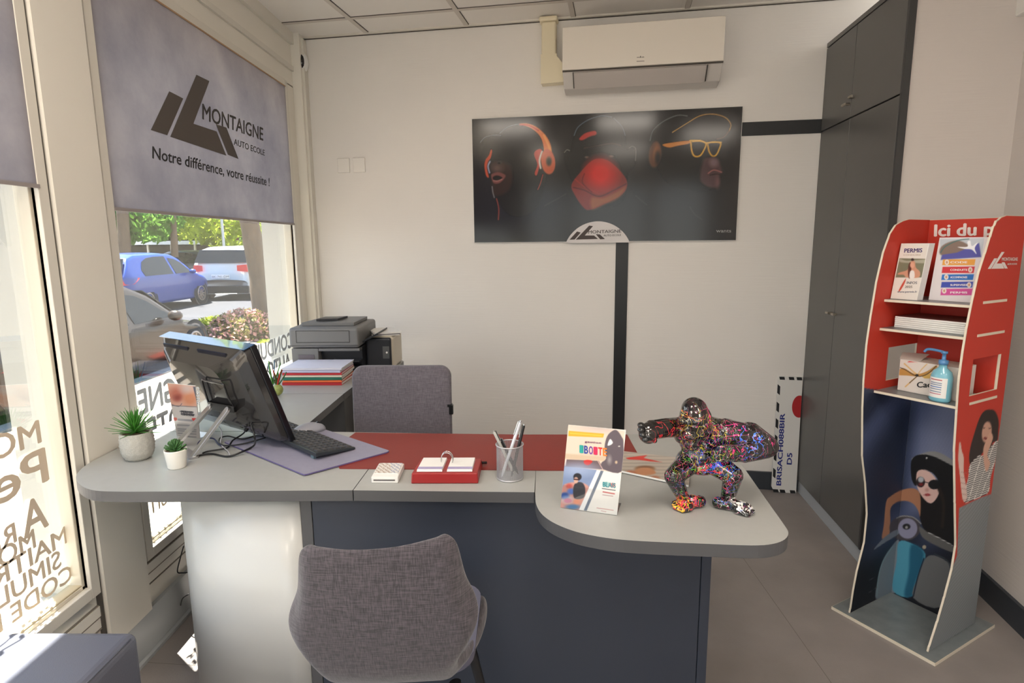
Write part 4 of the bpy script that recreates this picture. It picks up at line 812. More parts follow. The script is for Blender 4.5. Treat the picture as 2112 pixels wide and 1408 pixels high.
def paintmat():
    M = mat('splattered_paint', (12, 11, 12), .1, coat=.6); t = M.node_tree; b = t.nodes['Principled BSDF']; co = t.nodes.new('ShaderNodeTexCoord'); L = t.links.new
    cur = t.nodes.new('ShaderNodeRGB'); cur.outputs[0].default_value = (*lin((14, 13, 14)), 1); out = cur.outputs[0]
    layers = [((235, 40, 130), (60, 45, 90), .038, (.43, 1.3, .965), .055, 1), ((240, 60, 150), (40, 40, 120), .04, (.49, 1.3, .93), .05, 2), ((40, 90, 230), (80, 40, 60), .055, (.44, 1.3, .865), .055, 3), ((60, 130, 250), (50, 60, 60), .035, (.52, 1.3, .90), .05, 4),
              ((225, 40, 60), (60, 60, 60), .04, (.43, 1.3, .82), .06, 5), ((210, 50, 60), (50, 90, 50), .03, (.31, 1.26, .91), .075, 6), ((230, 210, 60), (70, 50, 60), .026, (.40, 1.29, .90), .13, 7), ((240, 190, 50), (110, 110, 90), .07, (.36, 1.3, .75), .045, 8),
              ((90, 190, 70), (60, 60, 80), .022, (.42, 1.3, .84), .14, 9), ((240, 240, 235), (90, 90, 90), .06, (.50, 1.29, .75), .045, 10), ((220, 60, 70), (120, 90, 90), .06, (.38, 1.29, .75), .05, 12), ((236, 130, 60), (50, 50, 110), .03, (.385, 1.3, .95), .05, 11), ((230, 225, 225), (90, 90, 60), .016, (.45, 1.3, .86), .2, 13), ((235, 60, 140), (90, 60, 60), .022, (.45, 1.3, .86), .2, 14), ((60, 110, 235), (60, 50, 90), .02, (.45, 1.3, .82), .16, 15)]
    for (c, sc3, wd, ctr, rad, seed) in layers:
        mp = t.nodes.new('ShaderNodeMapping'); mp.inputs['Scale'].default_value = [v*.52 for v in sc3]; mp.inputs['Location'].default_value = (seed*7.3, seed*3.1, seed*5.7); mp.inputs['Rotation'].default_value = (0, seed*.7, seed*.4)
        L(co.outputs['Object'], mp.inputs[0]); n = t.nodes.new('ShaderNodeTexNoise'); n.inputs['Scale'].default_value = 1.0; n.inputs['Detail'].default_value = 2.5; n.inputs['Distortion'].default_value = .6; L(mp.outputs[0], n.inputs['Vector'])
        s1 = t.nodes.new('ShaderNodeMath'); s1.operation = 'SUBTRACT'; s1.inputs[1].default_value = .5; L(n.outputs[0], s1.inputs[0]); s2 = t.nodes.new('ShaderNodeMath'); s2.operation = 'ABSOLUTE'; L(s1.outputs[0], s2.inputs[0])
        vs = t.nodes.new('ShaderNodeVectorMath'); vs.operation = 'DISTANCE'; L(co.outputs['Object'], vs.inputs[0]); vs.inputs[1].default_value = (ctr[0]-.42, ctr[1]-1.31, ctr[2]-ZT)
        mr = t.nodes.new('ShaderNodeMapRange'); mr.inputs[1].default_value = rad*.3; mr.inputs[2].default_value = rad*.85; mr.inputs[3].default_value = wd*(.85 if rad < .1 else .25); mr.inputs[4].default_value = 0; L(vs.outputs['Value'], mr.inputs[0])
        lt = t.nodes.new('ShaderNodeMath'); lt.operation = 'LESS_THAN'; L(s2.outputs[0], lt.inputs[0]); L(mr.outputs[0], lt.inputs[1])
        mx = t.nodes.new('ShaderNodeMix'); mx.data_type = 'RGBA'; L(lt.outputs[0], mx.inputs[0]); L(out, mx.inputs[6]); mx.inputs[7].default_value = (*lin(c), 1); out = mx.outputs[2]
    L(out, b.inputs['Base Color']); return M
GM = paintmat()
gr = thing('gorilla_statue', 'glossy black gorilla statue splattered with neon paint, standing on the counter', 'statue', (.42, 1.31, ZT))
mb = MB(); E_ = lambda p, r: mb.ell(p, r, GM, 20)
# torso and hips
E_(G(1448, 905, 1.335), (.055, .046, .045)); E_(G(1445, 935, 1.33), (.046, .042, .040)); E_(G(1446, 955, 1.33), (.046, .040, .026)); E_(G(1452, 885, 1.35), (.060, .040, .032)); E_(G(1420, 950, 1.33), (.03, .03, .03))
capsule(mb, G(1415, 893, 1.33), G(1495, 893, 1.345), .030, .036, GM)
# head: domed crown, brow, muzzle
E_(G(1434, 862, 1.305), (.036, .040, .036)); E_(G(1432, 845, 1.31), (.029, .035, .029)); E_(G(1430, 842, 1.315), (.016, .026, .026))
E_(G(1424, 868, 1.282), (.026, .014, .009)); E_(G(1428, 892, 1.285), (.027, .026, .026)); E_(G(1423, 897, 1.268), (.020, .018, .014)); E_(G(1426, 912, 1.285), (.022, .022, .018)); E_(G(1418, 883, 1.265), (.008, .008, .006))
E_(G(1452, 885, 1.31), (.02, .03, .03))
# arm reaching out to the left with a fist
capsule(mb, G(1405, 880, 1.325), G(1372, 882, 1.285), .024, .0225, GM); capsule(mb, G(1372, 882, 1.285), G(1345, 886, 1.26), .0225, .022, GM)
E_(G(1338, 893, 1.25), (.0225, .020, .024))
for i, (x, y) in enumerate(((1322, 876), (1322, 886), (1325, 896), (1331, 906))): E_(G(x, y, 1.236), (.0085, .010, .0058))
capsule(mb, G(1338, 900, 1.232), G(1350, 908, 1.232), .007, .0065, GM, 5)
# other arm: huge shoulder, elbow out to the right, forearm back to the hip
capsule(mb, G(1497, 893, 1.34), G(1545, 900, 1.35), .034, .031, GM); capsule(mb, G(1545, 898, 1.35), G(1582, 920, 1.34), .033, .0265, GM); capsule(mb, G(1578, 922, 1.34), G(1535, 934, 1.295), .0265, .022, GM); capsule(mb, G(1535, 934, 1.295), G(1500, 934, 1.27), .021, .019, GM)
E_(G(1494, 936, 1.262), (.021, .018, .019))
for i, (x, y) in enumerate(((1484, 922), (1478, 930), (1478, 938), (1484, 946))): capsule(mb, G(x+8, y, 1.245), G(x-3, y+1, 1.25), .0065, .006, GM, 4)
# legs
capsule(mb, G(1418, 956, 1.32), G(1389, 982, 1.285), .028, .0215, GM); capsule(mb, G(1389, 982, 1.285), G(1407, 1022, 1.305), .0215, .0155, GM)
capsule(mb, G(1478, 958, 1.32), G(1512, 980, 1.29), .028, .0225, GM); capsule(mb, G(1512, 980, 1.29), G(1502, 1020, 1.315), .0225, .0175, GM)
def foot(h, dx, dy, L, wd):
    d = np.array([dx, dy, 0]); d /= np.linalg.norm(d); s_ = np.array([-d[1], d[0], 0]); h = np.array(h); Z_ = lambda z: np.array([0, 0, z])
    capsule(mb, h+Z_(.013), h+d*L*.62+Z_(.0115), .0145, .0125, GM); capsule(mb, h+d*L*.3+Z_(.018), h+d*L*.5+Z_(.013), .014, .012, GM)
    capsule(mb, h+d*L*.55-s_*wd*.32+Z_(.0100), h+d*L*.55+s_*wd*.32+Z_(.0100), .0112, .0112, GM)
    for k in range(5):
        p = h+s_*wd*(-.48+.24*k)+d*L*(.66+.05*math.sin(k*.8)); capsule(mb, p+Z_(.0092), p+d*(.016-.002*abs(k-2))+Z_(.0066), .0072, .0062, GM, 4)
foot((.412, 1.312, ZT), -1, -.28, .068, .040); foot((.452, 1.305, ZT), .93, -.42, .082, .046)
mb.v = [(x, y, max(z, ZT+.0006)) for x, y, z in mb.v]
baked('body', mb, gr, [remesh(.0022, 2)])
mb = MB()
for x in (1414, 1433): mb.ell(G(x, 872.5, 1.2695), (.0038, .0035, .0028), mat('eye_black', (6, 6, 6), .1))
build('eyes', mb, gr, True)
# ================================================================ CHAIRS
def fabric(name, a, b_):
    M = mat(name, a, .9, sheen=.3); t = M.node_tree; b = t.nodes['Principled BSDF']; co = t.nodes.new('ShaderNodeTexCoord'); L = t.links.new; ns = []
    for sc3 in ((60, 60, 900), (900, 60, 90)):
        mp = t.nodes.new('ShaderNodeMapping'); mp.inputs['Scale'].default_value = sc3; L(co.outputs['Object'], mp.inputs[0]); n = t.nodes.new('ShaderNodeTexNoise'); n.inputs['Scale'].default_value = .7; n.inputs['Detail'].default_value = 4; L(mp.outputs[0], n.inputs['Vector']); ns.append(n)
    ad = t.nodes.new('ShaderNodeMath'); ad.operation = 'ADD'; L(ns[0].outputs[0], ad.inputs[0]); L(ns[1].outputs[0], ad.inputs[1]); ad.use_clamp = False
    r = t.nodes.new('ShaderNodeMapRange'); r.inputs[1].default_value = .8; r.inputs[2].default_value = 1.25; L(ad.outputs[0], r.inputs[0])
    mx = t.nodes.new('ShaderNodeMix'); mx.data_type = 'RGBA'; L(r.outputs[0], mx.inputs[0]); mx.inputs[6].default_value = (*lin(a), 1); mx.inputs[7].default_value = (*lin(b_), 1); L(mx.outputs[2], b.inputs['Base Color'])
    bp = t.nodes.new('ShaderNodeBump'); bp.inputs['Strength'].default_value = .4; bp.inputs['Distance'].default_value = .001; L(ad.outputs[0], bp.inputs['Height']); L(bp.outputs[0], b.inputs['Normal']); return M
FAB = fabric('chair_fabric', (48, 45, 50), (88, 81, 87)); FAB2 = fabric('rear_chair_fabric', (88, 84, 92), (116, 110, 118))
# visitor shell chair, its back to the camera
ch = thing('visitor_chair', 'grey woven fabric shell chair with its back to the camera, in front of the desk', 'chair', (-.255, 1.13, 0))
prof_ = [  # z, half width, y of the back plane, forward wrap of the sides
    (.838, .128, .960, .006), (.826, .150, .955, .010), (.80, .157, .953, .018), (.74, .166, .953, .035), (.69, .178, .956, .042), (.648, .196, .960, .02), (.60, .174, .968, .006), (.556, .146, .98, .006), (.52, .138, 1.01, .02), (.485, .155, 1.06, .04), (.465, .18, 1.14, .03), (.458, .195, 1.24, .02), (.458, .195, 1.33, .012), (.45, .180, 1.385, .0)]
V = []; NU = 24
for j, (z, hw, yb_, wr) in enumerate(prof_):
    for i in range(NU+1):
        s_ = -1+2*i/NU; f = max(0, (abs(s_)-.80)/.20)**1.1
        sag = -.010*math.cos(s_*math.pi/2*1.1) if j == 0 else 0
        tilt = .010*s_ if j < 3 else .008*s_
        if j < 9: p = (-.2645+hw*s_*(1-.05*f)+.006, yb_+wr*f+.012*(s_*s_), z+sag+tilt+(.03*f if 3 < j < 8 else 0))
        else: p = (-.2645+hw*s_*.93, yb_, z+wr*f*1.0)
        V.append(p)
F = [(j*(NU+1)+i, j*(NU+1)+i+1, (j+1)*(NU+1)+i+1, (j+1)*(NU+1)+i) for j in range(len(prof_)-1) for i in range(NU)]
mb = MB(); mb.add(V, F, FAB, True)
def solids(o): q = o.modifiers.new('s', 'SOLIDIFY'); q.thickness = .022; q.offset = 1; u = o.modifiers.new('u', 'SUBSURF'); u.levels = 2; u.render_levels = 2
baked('shell', mb, ch, [solids])
mb = MB(); mb.v = []
mb.prism(rrect(.30, .30, .06, 6, -.2535, 1.23), .478, .505, mat('cushion_fabric', (96, 96, 112), .9)); build('seat_cushion', mb, ch, True, bevel=.012, seg=3)
LEGM = mat('chair_leg_black', (30, 30, 32), .4)
for (sx_, sy_) in ((-1, -1), (1, -1), (-1, 1), (1, 1)):
    mb = MB(); mb.cyl((-.2535+.19*sx_, 1.22+.16*sy_ - .0, 0), (-.2535+.11*sx_, 1.20+.10*sy_, .452), .009, LEGM, 12, .013); build('leg', mb, ch, True)
# desk chair behind the desk, facing the camera
dc2 = thing('desk_chair', 'grey fabric desk chair behind the desk, facing the camera', 'chair', (-.465, 2.05, 0))
mb = MB(); mb.M = frame((-.4665, 2.235, .66), (1, 0, 0), (0, .05, 1)); 
def bk(u, v): return None
o2 = rrect(.384, .455, .042, 8); 
n = len(o2); V = []; 
for z, s_ in ((-.020, .965), (-.014, .993), (0, 1), (.012, .993), (.018, .965)): V += [(x*s_, y*s_, z+.018*(1-(x/.19)**2)*(-1)) for x, y in o2]
F = [(j*n+i, j*n+(i+1) % n, (j+1)*n+(i+1) % n, (j+1)*n+i) for j in range(4) for i in range(n)]+[tuple(range(n))[::-1], tuple(4*n+i for i in range(n))]
mb.add(V, F, FAB2, True); build('backrest', mb, dc2, True)
mb = MB(); mb.box((-.283, 2.215, .700), (-.268, 2.235, .735), BLACK); mb.box((-.290, 2.22, .728), (-.272, 2.24, .738), BLACK); build('adjuster', mb, dc2, True)
mb = MB(); mb.prism(rrect(.42, .36, .07, 6, -.465, 2.065), .43, .48, FAB2); build('seat', mb, dc2, True, bevel=.014, seg=3)
mb = MB(); mb.box((-.49, 2.245, .34), (-.44, 2.262, .62), BLACK); mb.box((-.49, 2.05, .33), (-.44, 2.26, .345), BLACK); build('back_bracket', mb, dc2, True)
mb = MB(); mb.cyl((-.465, 2.05, .08), (-.465, 2.05, .43), .025, CHROME); build('column', mb, dc2, True)
for k in range(5):
    a = 2*math.pi*k/5+.3; e = (-.465+.26*math.cos(a), 2.05+.26*math.sin(a)); mb = MB(); mb.cyl((-.465, 2.05, .095), (e[0], e[1], .065), .022, BLACK, 12, .012); l_ = build('leg', mb, dc2, True)
    mb = MB(); mb.cyl((e[0]-.012, e[1], .028), (e[0]+.012, e[1], .028), .027, BLACK, 14); build('castor', mb, l_, True)
# ================================================================ OTTOMAN
ot = thing('ottoman', 'dark leather cube ottoman in the bottom left corner, sunlit lettering shadow on top', 'ottoman', (-1.09, 1.09, 0))
LEA = mat('leather_dark', (92, 94, 106), .42, bump=(500, .25))
mb = MB(); mb.box((-1.243, .91, .02), (-.925, 1.285, .440), LEA); build('cube', mb, ot, True, bevel=.022, seg=4)
mb = MB(); mb.tube([(-.93, .935, .433), (-.93, 1.1, .434), (-.93, 1.258, .433)], .0022, mat('piping', (88, 90, 100), .4), 6, 2); build('seam', mb, ot, True)
mb = MB()
for x in (-1.2, -.96):
    for y in (.95, 1.24): mb.cyl((x, y, 0), (x, y, .022), .015, BLACK, 10)
build('feet', mb, ot, True)
# ================================================================ PRINTERS AND PAPERS ON THE SIDE DESK
PGY = mat('printer_grey', (112, 112, 112), .45); PGD = mat('printer_dark', (40, 42, 48), .35); PCR = mat('printer_cream', (214, 206, 188), .45)
pr = thing('printer', 'grey multifunction printer standing nearest the window corner on the side desk', 'printer', (-.92, 2.93, ZT))
x0, x1, y0, y1 = -1.092, -.768, 2.75, 3.08
mb = MB(); mb.box((x0, y0+.004, ZT), (-.965, y1, .868), PGY); mb.box((-.965, y0+.05, ZT), (x1, y1, .868), PGD); mb.box((-.965, y0+.004, ZT), (x1, y0+.05, .775), PGD); mb.box((-.965, y0+.006, .853), (x1, y0+.05, .868), PGY); build('body', mb, pr, True, bevel=.003)
mb = MB(); mb.box((-1.06, y0+.001, .778), (-.985, y0+.005, .838), mat('printer_panel', (98, 92, 98), .4)); build('panel', mb, pr, True)
mb = MB(); mb.box((x0-.003, y0-.012, .872), (x1+.003, y1, .968), PGY); build('scanner', mb, pr, True, bevel=.014, seg=3)
mb = MB(); 
for b in (((-1.06, y0-.0135, .898), (-.808, y0-.012, .900)), ((-1.06, y0-.0135, .953), (-.808, y0-.012, .955)), ((-1.06, y0-.0135, .898), (-1.0585, y0-.012, .955)), ((-.8095, y0-.0135, .898), (-.808, y0-.012, .955)), ((x0-.002, y0-.013, .884), (x1, y0-.0122, .8855))): mb.box(*b, BLACK)
build('panel_groove', mb, pr, True)
mb = MB(); mb.prism([(-1.055, 2.80), (-.80, 2.80), (-.80, 3.05), (-1.02, 3.05)], .966, .984, PGY); build('feeder_lid', mb, pr, True, bevel=.006)
mb = MB(); mb.prism([(-.995, 2.84), (-.90, 2.87), (-.88, 2.97), (-.97, 2.93)], .986, .996, PGD); build('feeder_guide', mb, pr, True)
mb = MB(); mb.add([(x1, 2.80, .885), (-.69, 2.80, .925), (-.69, 3.0, .925), (x1, 3.0, .885), (x1, 2.80, .893), (-.69, 2.80, .933), (-.69, 3.0, .933), (x1, 3.0, .893)], [(0, 3, 2, 1), (4, 5, 6, 7), (0, 1, 5, 4), (1, 2, 6, 5), (2, 3, 7, 6), (3, 0, 4, 7)], PGD); build('side_tray', mb, pr, True)
mb = MB(); mb.box((-.962, y0+.0, .776), (x1, y0+.046, .781), PGD); mb.box((-.90, y0-.02, .805), (-.765, y0+.04, .812), PGD); build('paper_tray', mb, pr, True)
p2_ = thing('printer', 'black-fronted cream printer half hidden behind the grey one', 'printer', (-.70, 2.99, ZT))
mb = MB(); mb.box((-.757, 2.87, ZT), (-.634, 3.09, .905), PCR); build('body', mb, p2_, True, bevel=.016, seg=3)
mb = MB(); mb.box((-.762, 2.845, ZT), (-.640, 2.872, .902), PGD); build('front', mb, p2_, True, bevel=.010, seg=3)
mb = MB(); mb.box((-.68, 2.8435, .80), (-.648, 2.8448, .86), mat('printer_keys', (86, 88, 90), .4)); mb.cyl((-.66, 2.842, .83), (-.66, 2.8435, .83), .005, WHITE, 10); build('control_panel', mb, p2_, True)
ps = thing('paper_stack', 'loose pile of printed papers on top of the cream printer', 'papers', (-.69, 2.96, .906), .3)
for k in range(4):
    mb = MB(Matrix.Rotation(.06*k, 4, 'Z')); mb.prism([(-.07, -.075), (.062, -.082), (.066, .10), (-.066, .105)], .0008+k*.0042, .0046+k*.0042, PAPER if k != 1 else mat('paper_dark', (90, 84, 88), .6)); build('sheets', mb, ps)
fl = [(.0, .013, (176, 40, 48), 'red folder at the bottom of the pile beside the grey printer'), (.0135, .009, (226, 110, 60), 'orange folder second from the bottom of the pile beside the grey printer'), (.023, .013, (40, 110, 92), 'dark green folder in the middle of the pile beside the grey printer'), (.0365, .009, (216, 208, 190), 'cream folder on the green one in the pile beside the grey printer'), (.046, .010, (190, 46, 56), 'red folder near the top of the pile beside the grey printer'), (.0565, .012, (186, 188, 214), 'lilac folder under the top papers of the pile beside the grey printer'), (.069, .008, (226, 226, 240), 'white papers topping the folder pile beside the grey printer')]
for i, (z, h, c, lab) in enumerate(fl):
    t = thing('folder' if i < 6 else 'paper_stack', lab, 'folder' if i < 6 else 'papers', (-.925, 2.64, ZT+z), .01*((i*37) % 5-2), 'folders piled on the side desk')
    m_ = mat('folder_%d' % i, c, .45); mb = MB(); a = .133-.002*(i % 3); b = .100
    mb.box((-a, -b, 0), (a, b, .0012), m_); mb.box((-a, -b, h-.0014), (a, b, h-.0002), m_); mb.box((-a, -b, 0), (-a+.0015, b, h-.0002), m_); mb.box((-a, -b, .0), (a, -b+.001, h-.0002), m_); build('cover', mb, t, bevel=.0005)
    mb = MB(); mb.box((-a+.004, -b+.002, .0014), (a-.002, b-.004, h-.0016), PAPER); build('sheets', mb, t)
po2 = thing('cactus_ornament', 'small ornament pot with red flower and green spikes behind the monitor edge', 'ornament', tuple(onz(574, 815, ZT)))
mb = MB(); mb.ell((0, 0, .024), (.021, .021, .0235), mat('pot_lime', (150, 160, 90), .5, noise=(60, .3))); build('pot', mb, po2)
mb = MB()
for k in range(10): leaf(mb, (.004*math.cos(k), .004*math.sin(k), .045), k*2.4, .9+.04*k, .065, .006, mat('spike_red', (200, 50, 44), .5) if k % 2 else GREENB, -.1, .002)
for k in range(5): leaf(mb, (-.02, 0, .045), k*2.4, 1.1+.08*k, .10, .005, mat('spike_blue', (80, 120, 160), .5) if k % 2 else GREENA, -.1, .002)
build('leaves', mb, po2)
# cables below the desk
cable([tuple(ony(379, 1125, 1.95)), tuple(ony(372, 1150, 1.95)), tuple(ony(366, 1178, 1.95)), tuple(ony(376, 1181, 1.95)), tuple(ony(386, 1180, 1.97))], .0022, 'short dark cable hooked on the sill panel behind the white desk end')
cable([tuple(onz(389, 1225, .15)), tuple(onz(376, 1235, .12)), tuple(onz(373, 1255, .02)), tuple(onz(385, 1262, .01)), tuple(onz(392, 1262, .01))], .0022, 'dark cable curling onto the floor behind the white desk end')
# ================================================================ DISPLAY STAND (local x across, y deep, opening towards -y)
SA = np.array([1.129, 2.022, 0]); SRZ = -math.pi/3
st = thing('display_stand', 'curvy red and blue cardboard display stand with three shelves, by the right wall', 'display stand', SA, SRZ)
e1 = np.array([.5, -.866025, 0]); e2 = np.array([.866025, .5, 0])
SP = lambda x, y, z: SA+e1*x+e2*y+np.array([0, 0, z])
def SPa(x, y, z): return SA+np.outer(x, e1)+np.outer(y, e2)+np.outer(z, [0, 0, 1.])
EDGE = mat('board_edge', (226, 214, 194), .6); GMET = mat('brushed_grey_print', (120, 126, 128), .35, noise=(3, .12, (8, 8, 300)))
ofR = ([.012, .032, .105, .185, .274, .361, .516, .699, .833, .924, 1.015, 1.092, 1.175, 1.254, 1.306, 1.354, 1.388, 1.405, 1.415, 1.420], [.055, .062, .095, .123, .150, .157, .119, .075, .061, .053, .056, .064, .079, .097, .120, .139, .154, .170, .190, .226])
ofL = ([.012, .027, .10, .175, .272, .384, .51, .608, .781, .881, 1.007, 1.106, 1.218, 1.314, 1.376, 1.398, 1.408, 1.414, 1.418], [.036, .040, .047, .060, .088, .089, .059, .027, .003, -.005, -.007, .003, .018, .042, .073, .098, .121, .146, .175])
bkR, bkL = .358, .335
def zsamples(f): return sorted(set(list(np.linspace(.012, f[0][-1], 90))+[.868, .985]+f[0]))
def side(x0, x1, f, bk_, name, lab):
    mb = MB(); zs = zsamples(f); V = []; F = []; fr_ = [float(np.interp(z, *f)) for z in zs]; fr_ = [fr_[i] if i in (0, len(zs)-1) else (fr_[i-1]+2*fr_[i]+fr_[i+1])/4 for i in range(len(zs))]
    for i in range(len(zs)-1):
        z0, z1 = zs[i], zs[i+1]; a0, a1 = fr_[i], fr_[i+1]; hole = z0 >= .867 and z1 <= .9855
        strips = [(a0, a1, .122, .122), (.302, .302, bk_, bk_)] if hole else [(a0, a1, bk_, bk_)]
        for (l0, l1, r0_, r1_) in strips:
            for x in (x0, x1): mb.add([tuple(SP(x, l0, z0)), tuple(SP(x, r0_, z0)), tuple(SP(x, r1_, z1)), tuple(SP(x, l1, z1))], [(0, 1, 2, 3)], EDGE)
            mb.add([tuple(SP(x0, l0, z0)), tuple(SP(x1, l0, z0)), tuple(SP(x1, l1, z1)), tuple(SP(x0, l1, z1))], [(0, 1, 2, 3)], EDGE); mb.add([tuple(SP(x0, r0_, z0)), tuple(SP(x1, r0_, z0)), tuple(SP(x1, r1_, z1)), tuple(SP(x0, r1_, z1))], [(0, 1, 2, 3)], EDGE)
    for z in (.868, .985): mb.add([tuple(SP(x0, .122, z)), tuple(SP(x1, .122, z)), tuple(SP(x1, .302, z)), tuple(SP(x0, .302, z))], [(0, 1, 2, 3)], EDGE)
    zt = zs[-1]; mb.add([tuple(SP(x0, fr_[-1], zt)), tuple(SP(x1, fr_[-1], zt)), tuple(SP(x1, bk_, zt)), tuple(SP(x0, bk_, zt))], [(0, 1, 2, 3)], EDGE)
    return build(name, mb, st, True, lab), (zs, fr_)
_, shL = side(.048, .054, ofL, bkL, 'side_panel', 'left side panel'); _, shR = side(.300, .306, ofR, bkR, 'side_panel', 'right side panel')
def side_print(name, x, sh, bk_, P, texts, lab, nu=60, nv=230):
    def band(z0, z1, lf, rf, n, m_, nm, tx=()):
        def fn(s, t):
            z = z0+(z1-z0)*t; l = lf(z); r = rf(z); return SPa(np.full_like(s, x), l+(r-l)*s, z)
        return print_mesh(nm, fn, n, m_, P, st, tx, VMATT, lambda px, py: hit(px, py, SA+e1*(x+(.0004 if x > .2 else -.0004)), e1), label=lab)
    fl_ = lambda z: np.interp(z, *sh)+.0012; bb = lambda z: np.full_like(z, bk_-.001); H0 = lambda z: np.full_like(z, .122); H1 = lambda z: np.full_like(z, .302)
    band(.013, .868, fl_, bb, nu, nv, name); band(.868, .985, fl_, H0, 20, 24, name); band(.868, .985, H1, bb, 12, 24, name); band(.985, sh[0][-1]-.0008, fl_, bb, nu, 70, name, texts)
RED_ = (196, 54, 38)
P = Paint(RED_)
k2 = 1000/432; w2 = lambda *a: [(1680+x/k2, 800+y/k2) for x, y in a]
P.poly(w2((690, 572), (740, 548), (800, 520), (860, 500), (860, 1300), (500, 1300), (560, 1100), (680, 800)), (132, 136, 138), 1.2, 1, False)
def brush(px, py, C):
    g = (np.abs(C[:, 0]-C[:, 1]) < 12)[:, None]; v = (.5+.5*np.sin(py*2.3+.45*px+3*np.sin(px*.07)))*.5+.5*(.5+.5*np.sin(py*5.1+1.1*px)); return np.where(g, C*(.88+.2*v)[:, None], C)
P.fn(brush)
# woman in a striped shirt
hair = w2((830, 103), (860, 108), (878, 150), (878, 200), (872, 250), (850, 260), (840, 300), (800, 310), (780, 370), (750, 380), (738, 340), (745, 280), (765, 210), (785, 150), (805, 115))
P.poly(hair, (44, 32, 30), 1.2)
top_ = w2((740, 370), (780, 325), (810, 320), (850, 270), (874, 250), (876, 280), (860, 360), (840, 430), (832, 495), (790, 520), (735, 542), (715, 545), (705, 510), (722, 470), (735, 420))
P.poly(top_, (226, 222, 216), .7)
def stripes(px, py, C):
    m_ = inside(px, py, catmull(top_, 4)) & (np.sin((py+.25*px)*1.42) > .15); return np.where(m_[:, None], np.array([[48, 48, 54]]), C)
P.fn(stripes)
P.ell(*w2((822, 210))[0], 10, 22, (206, 160, 140), 1.5, 1, .12).ell(*w2((808, 190))[0], 2.5, 1.2, (70, 46, 40), .7).ell(*w2((836, 192))[0], 2.5, 1.2, (70, 46, 40), .7).ell(*w2((816, 240))[0], 4, 2.6, (120, 40, 36), .8)
P.poly(w2((838, 210), (852, 235), (838, 280), (825, 320), (838, 360), (820, 400), (808, 350), (806, 290), (820, 250)), (214, 168, 146), .8)
P.poly(w2((800, 128), (830, 112), (850, 140), (858, 200), (850, 180), (838, 160), (812, 165), (800, 200), (795, 260), (785, 250), (785, 180)), (40, 30, 28), 1)
P.poly(w2((691, 264), (697, 262), (703, 300), (712, 330), (712, 400), (722, 460), (728, 520), (712, 540), (702, 500), (694, 420), (686, 340)), (222, 196, 186), .8)
for yy in range(400, 540, 26): P.line(w2((700, yy), (726, yy+6)), 1.2, (170, 120, 116), .7, .8)
k3 = 1153/352; w3 = lambda x, y: (1760+x/k3, 420+y/k3)
side_print('side_print', .3066, shR, bkR, P, [('MONTAIGNE', w3(1003, 385), w3(1110, 385), w3(1003, 362), (236, 226, 222), .02), ('AUTO ECOLE', w3(1040, 413), w3(1105, 411), w3(1040, 402), (236, 226, 222), .02)], 'red printed outer face with a woman in a striped shirt')
mb = MB(); WL = mat('logo_white', (236, 228, 224), .5); Lx = lambda p: hit(*p, SA+e1*.3072, e1)
a0, a1_, a2 = Lx(w3(908, 440)), Lx(w3(1045, 437)), Lx(w3(915, 325)); logo(mb, a0, a1_-a0, a2-a0, WL); build('logo', mb, st, True, label='white school logo')
for (a, b, z) in ((.140, .290, 1.159), (.128, .300, 1.058), (.130, .305, .843)): 
    mb = MB(); V = [SP(.3064, a, z-.004), SP(.3064, b, z-.004), SP(.3064, b, z+.004), SP(.3064, a, z+.004)]; V2 = [v+e1*.002 for v in V]; mb.add([tuple(v) for v in V+V2], [(4, 5, 6, 7), (0, 1, 5, 4), (1, 2, 6, 5), (2, 3, 7, 6), (3, 0, 4, 7)], EDGE); build('shelf_tab', mb, st, True)
# sky and scooter picture: shared by the left inner face and the back
k5 = 3.2; w5 = lambda *a: [(1790+x/k5, 820+y/k5) for x, y in a]
P = Paint(RED_)
P.poly([(1700, 796), (1785, 800), (1890, 815), (1990, 835), (2000, 1400), (1700, 1400)], (40, 52, 78), .7, 1, False)
def sky(px, py, C):
    m_ = (C[:, 2] > C[:, 0]+10); v = .5+.5*np.sin(px*.045+py*.03+1.3*np.sin(py*.02+px*.015)); u = np.clip((px-1872+.12*(py-820))/10, 0, 1)
    base = np.array([[30, 40, 62]])*(1-v[:, None])+np.array([[66, 78, 112]])*v[:, None]; li = np.array([[86, 98, 138]])*(1-v[:, None])+np.array([[132, 140, 172]])*v[:, None]
    k = np.clip((px-1860)/40, 0, 1)[:, None]*np.clip((1120-py)/120, 0, 1)[:, None]; o = base*(1-k)+li*k; dk_ = np.clip((py-1080)/100, 0, 1)[:, None]; o = o*(1-dk_)+np.array([[14, 18, 28]])*dk_
    st_ = ((np.sin(px*.9+py*.5) > .93) & (py < 1000))[:, None]*6; return np.where(m_[:, None], o+st_, C)
P.fn(sky)
P.poly(w5((290, 400), (400, 355), (480, 365), (560, 410), (600, 420), (600, 470), (480, 440), (330, 440)), (150, 150, 150), 1)
P.poly(w5((300, 395), (345, 375), (430, 385), (560, 450), (620, 480), (620, 640), (480, 640), (470, 560), (430, 500), (380, 480), (330, 490), (320, 580), (290, 540), (283, 440)), (16, 16, 20), 1).ell(*w5((388, 397))[0], 1.8, 1.8, (220, 220, 220), .8)
P.poly(w5((345, 620), (470, 620), (560, 600), (600, 640), (600, 990), (545, 985), (400, 900), (345, 800)), (16, 15, 18), 1.2)
P.poly(w5((325, 490), (375, 475), (430, 510), (470, 580), (465, 640), (430, 690), (395, 690), (350, 640), (322, 570)), (226, 190, 182), 1).line(w5((470, 600), (500, 700), (490, 850)), 7, (40, 30, 26), 2)
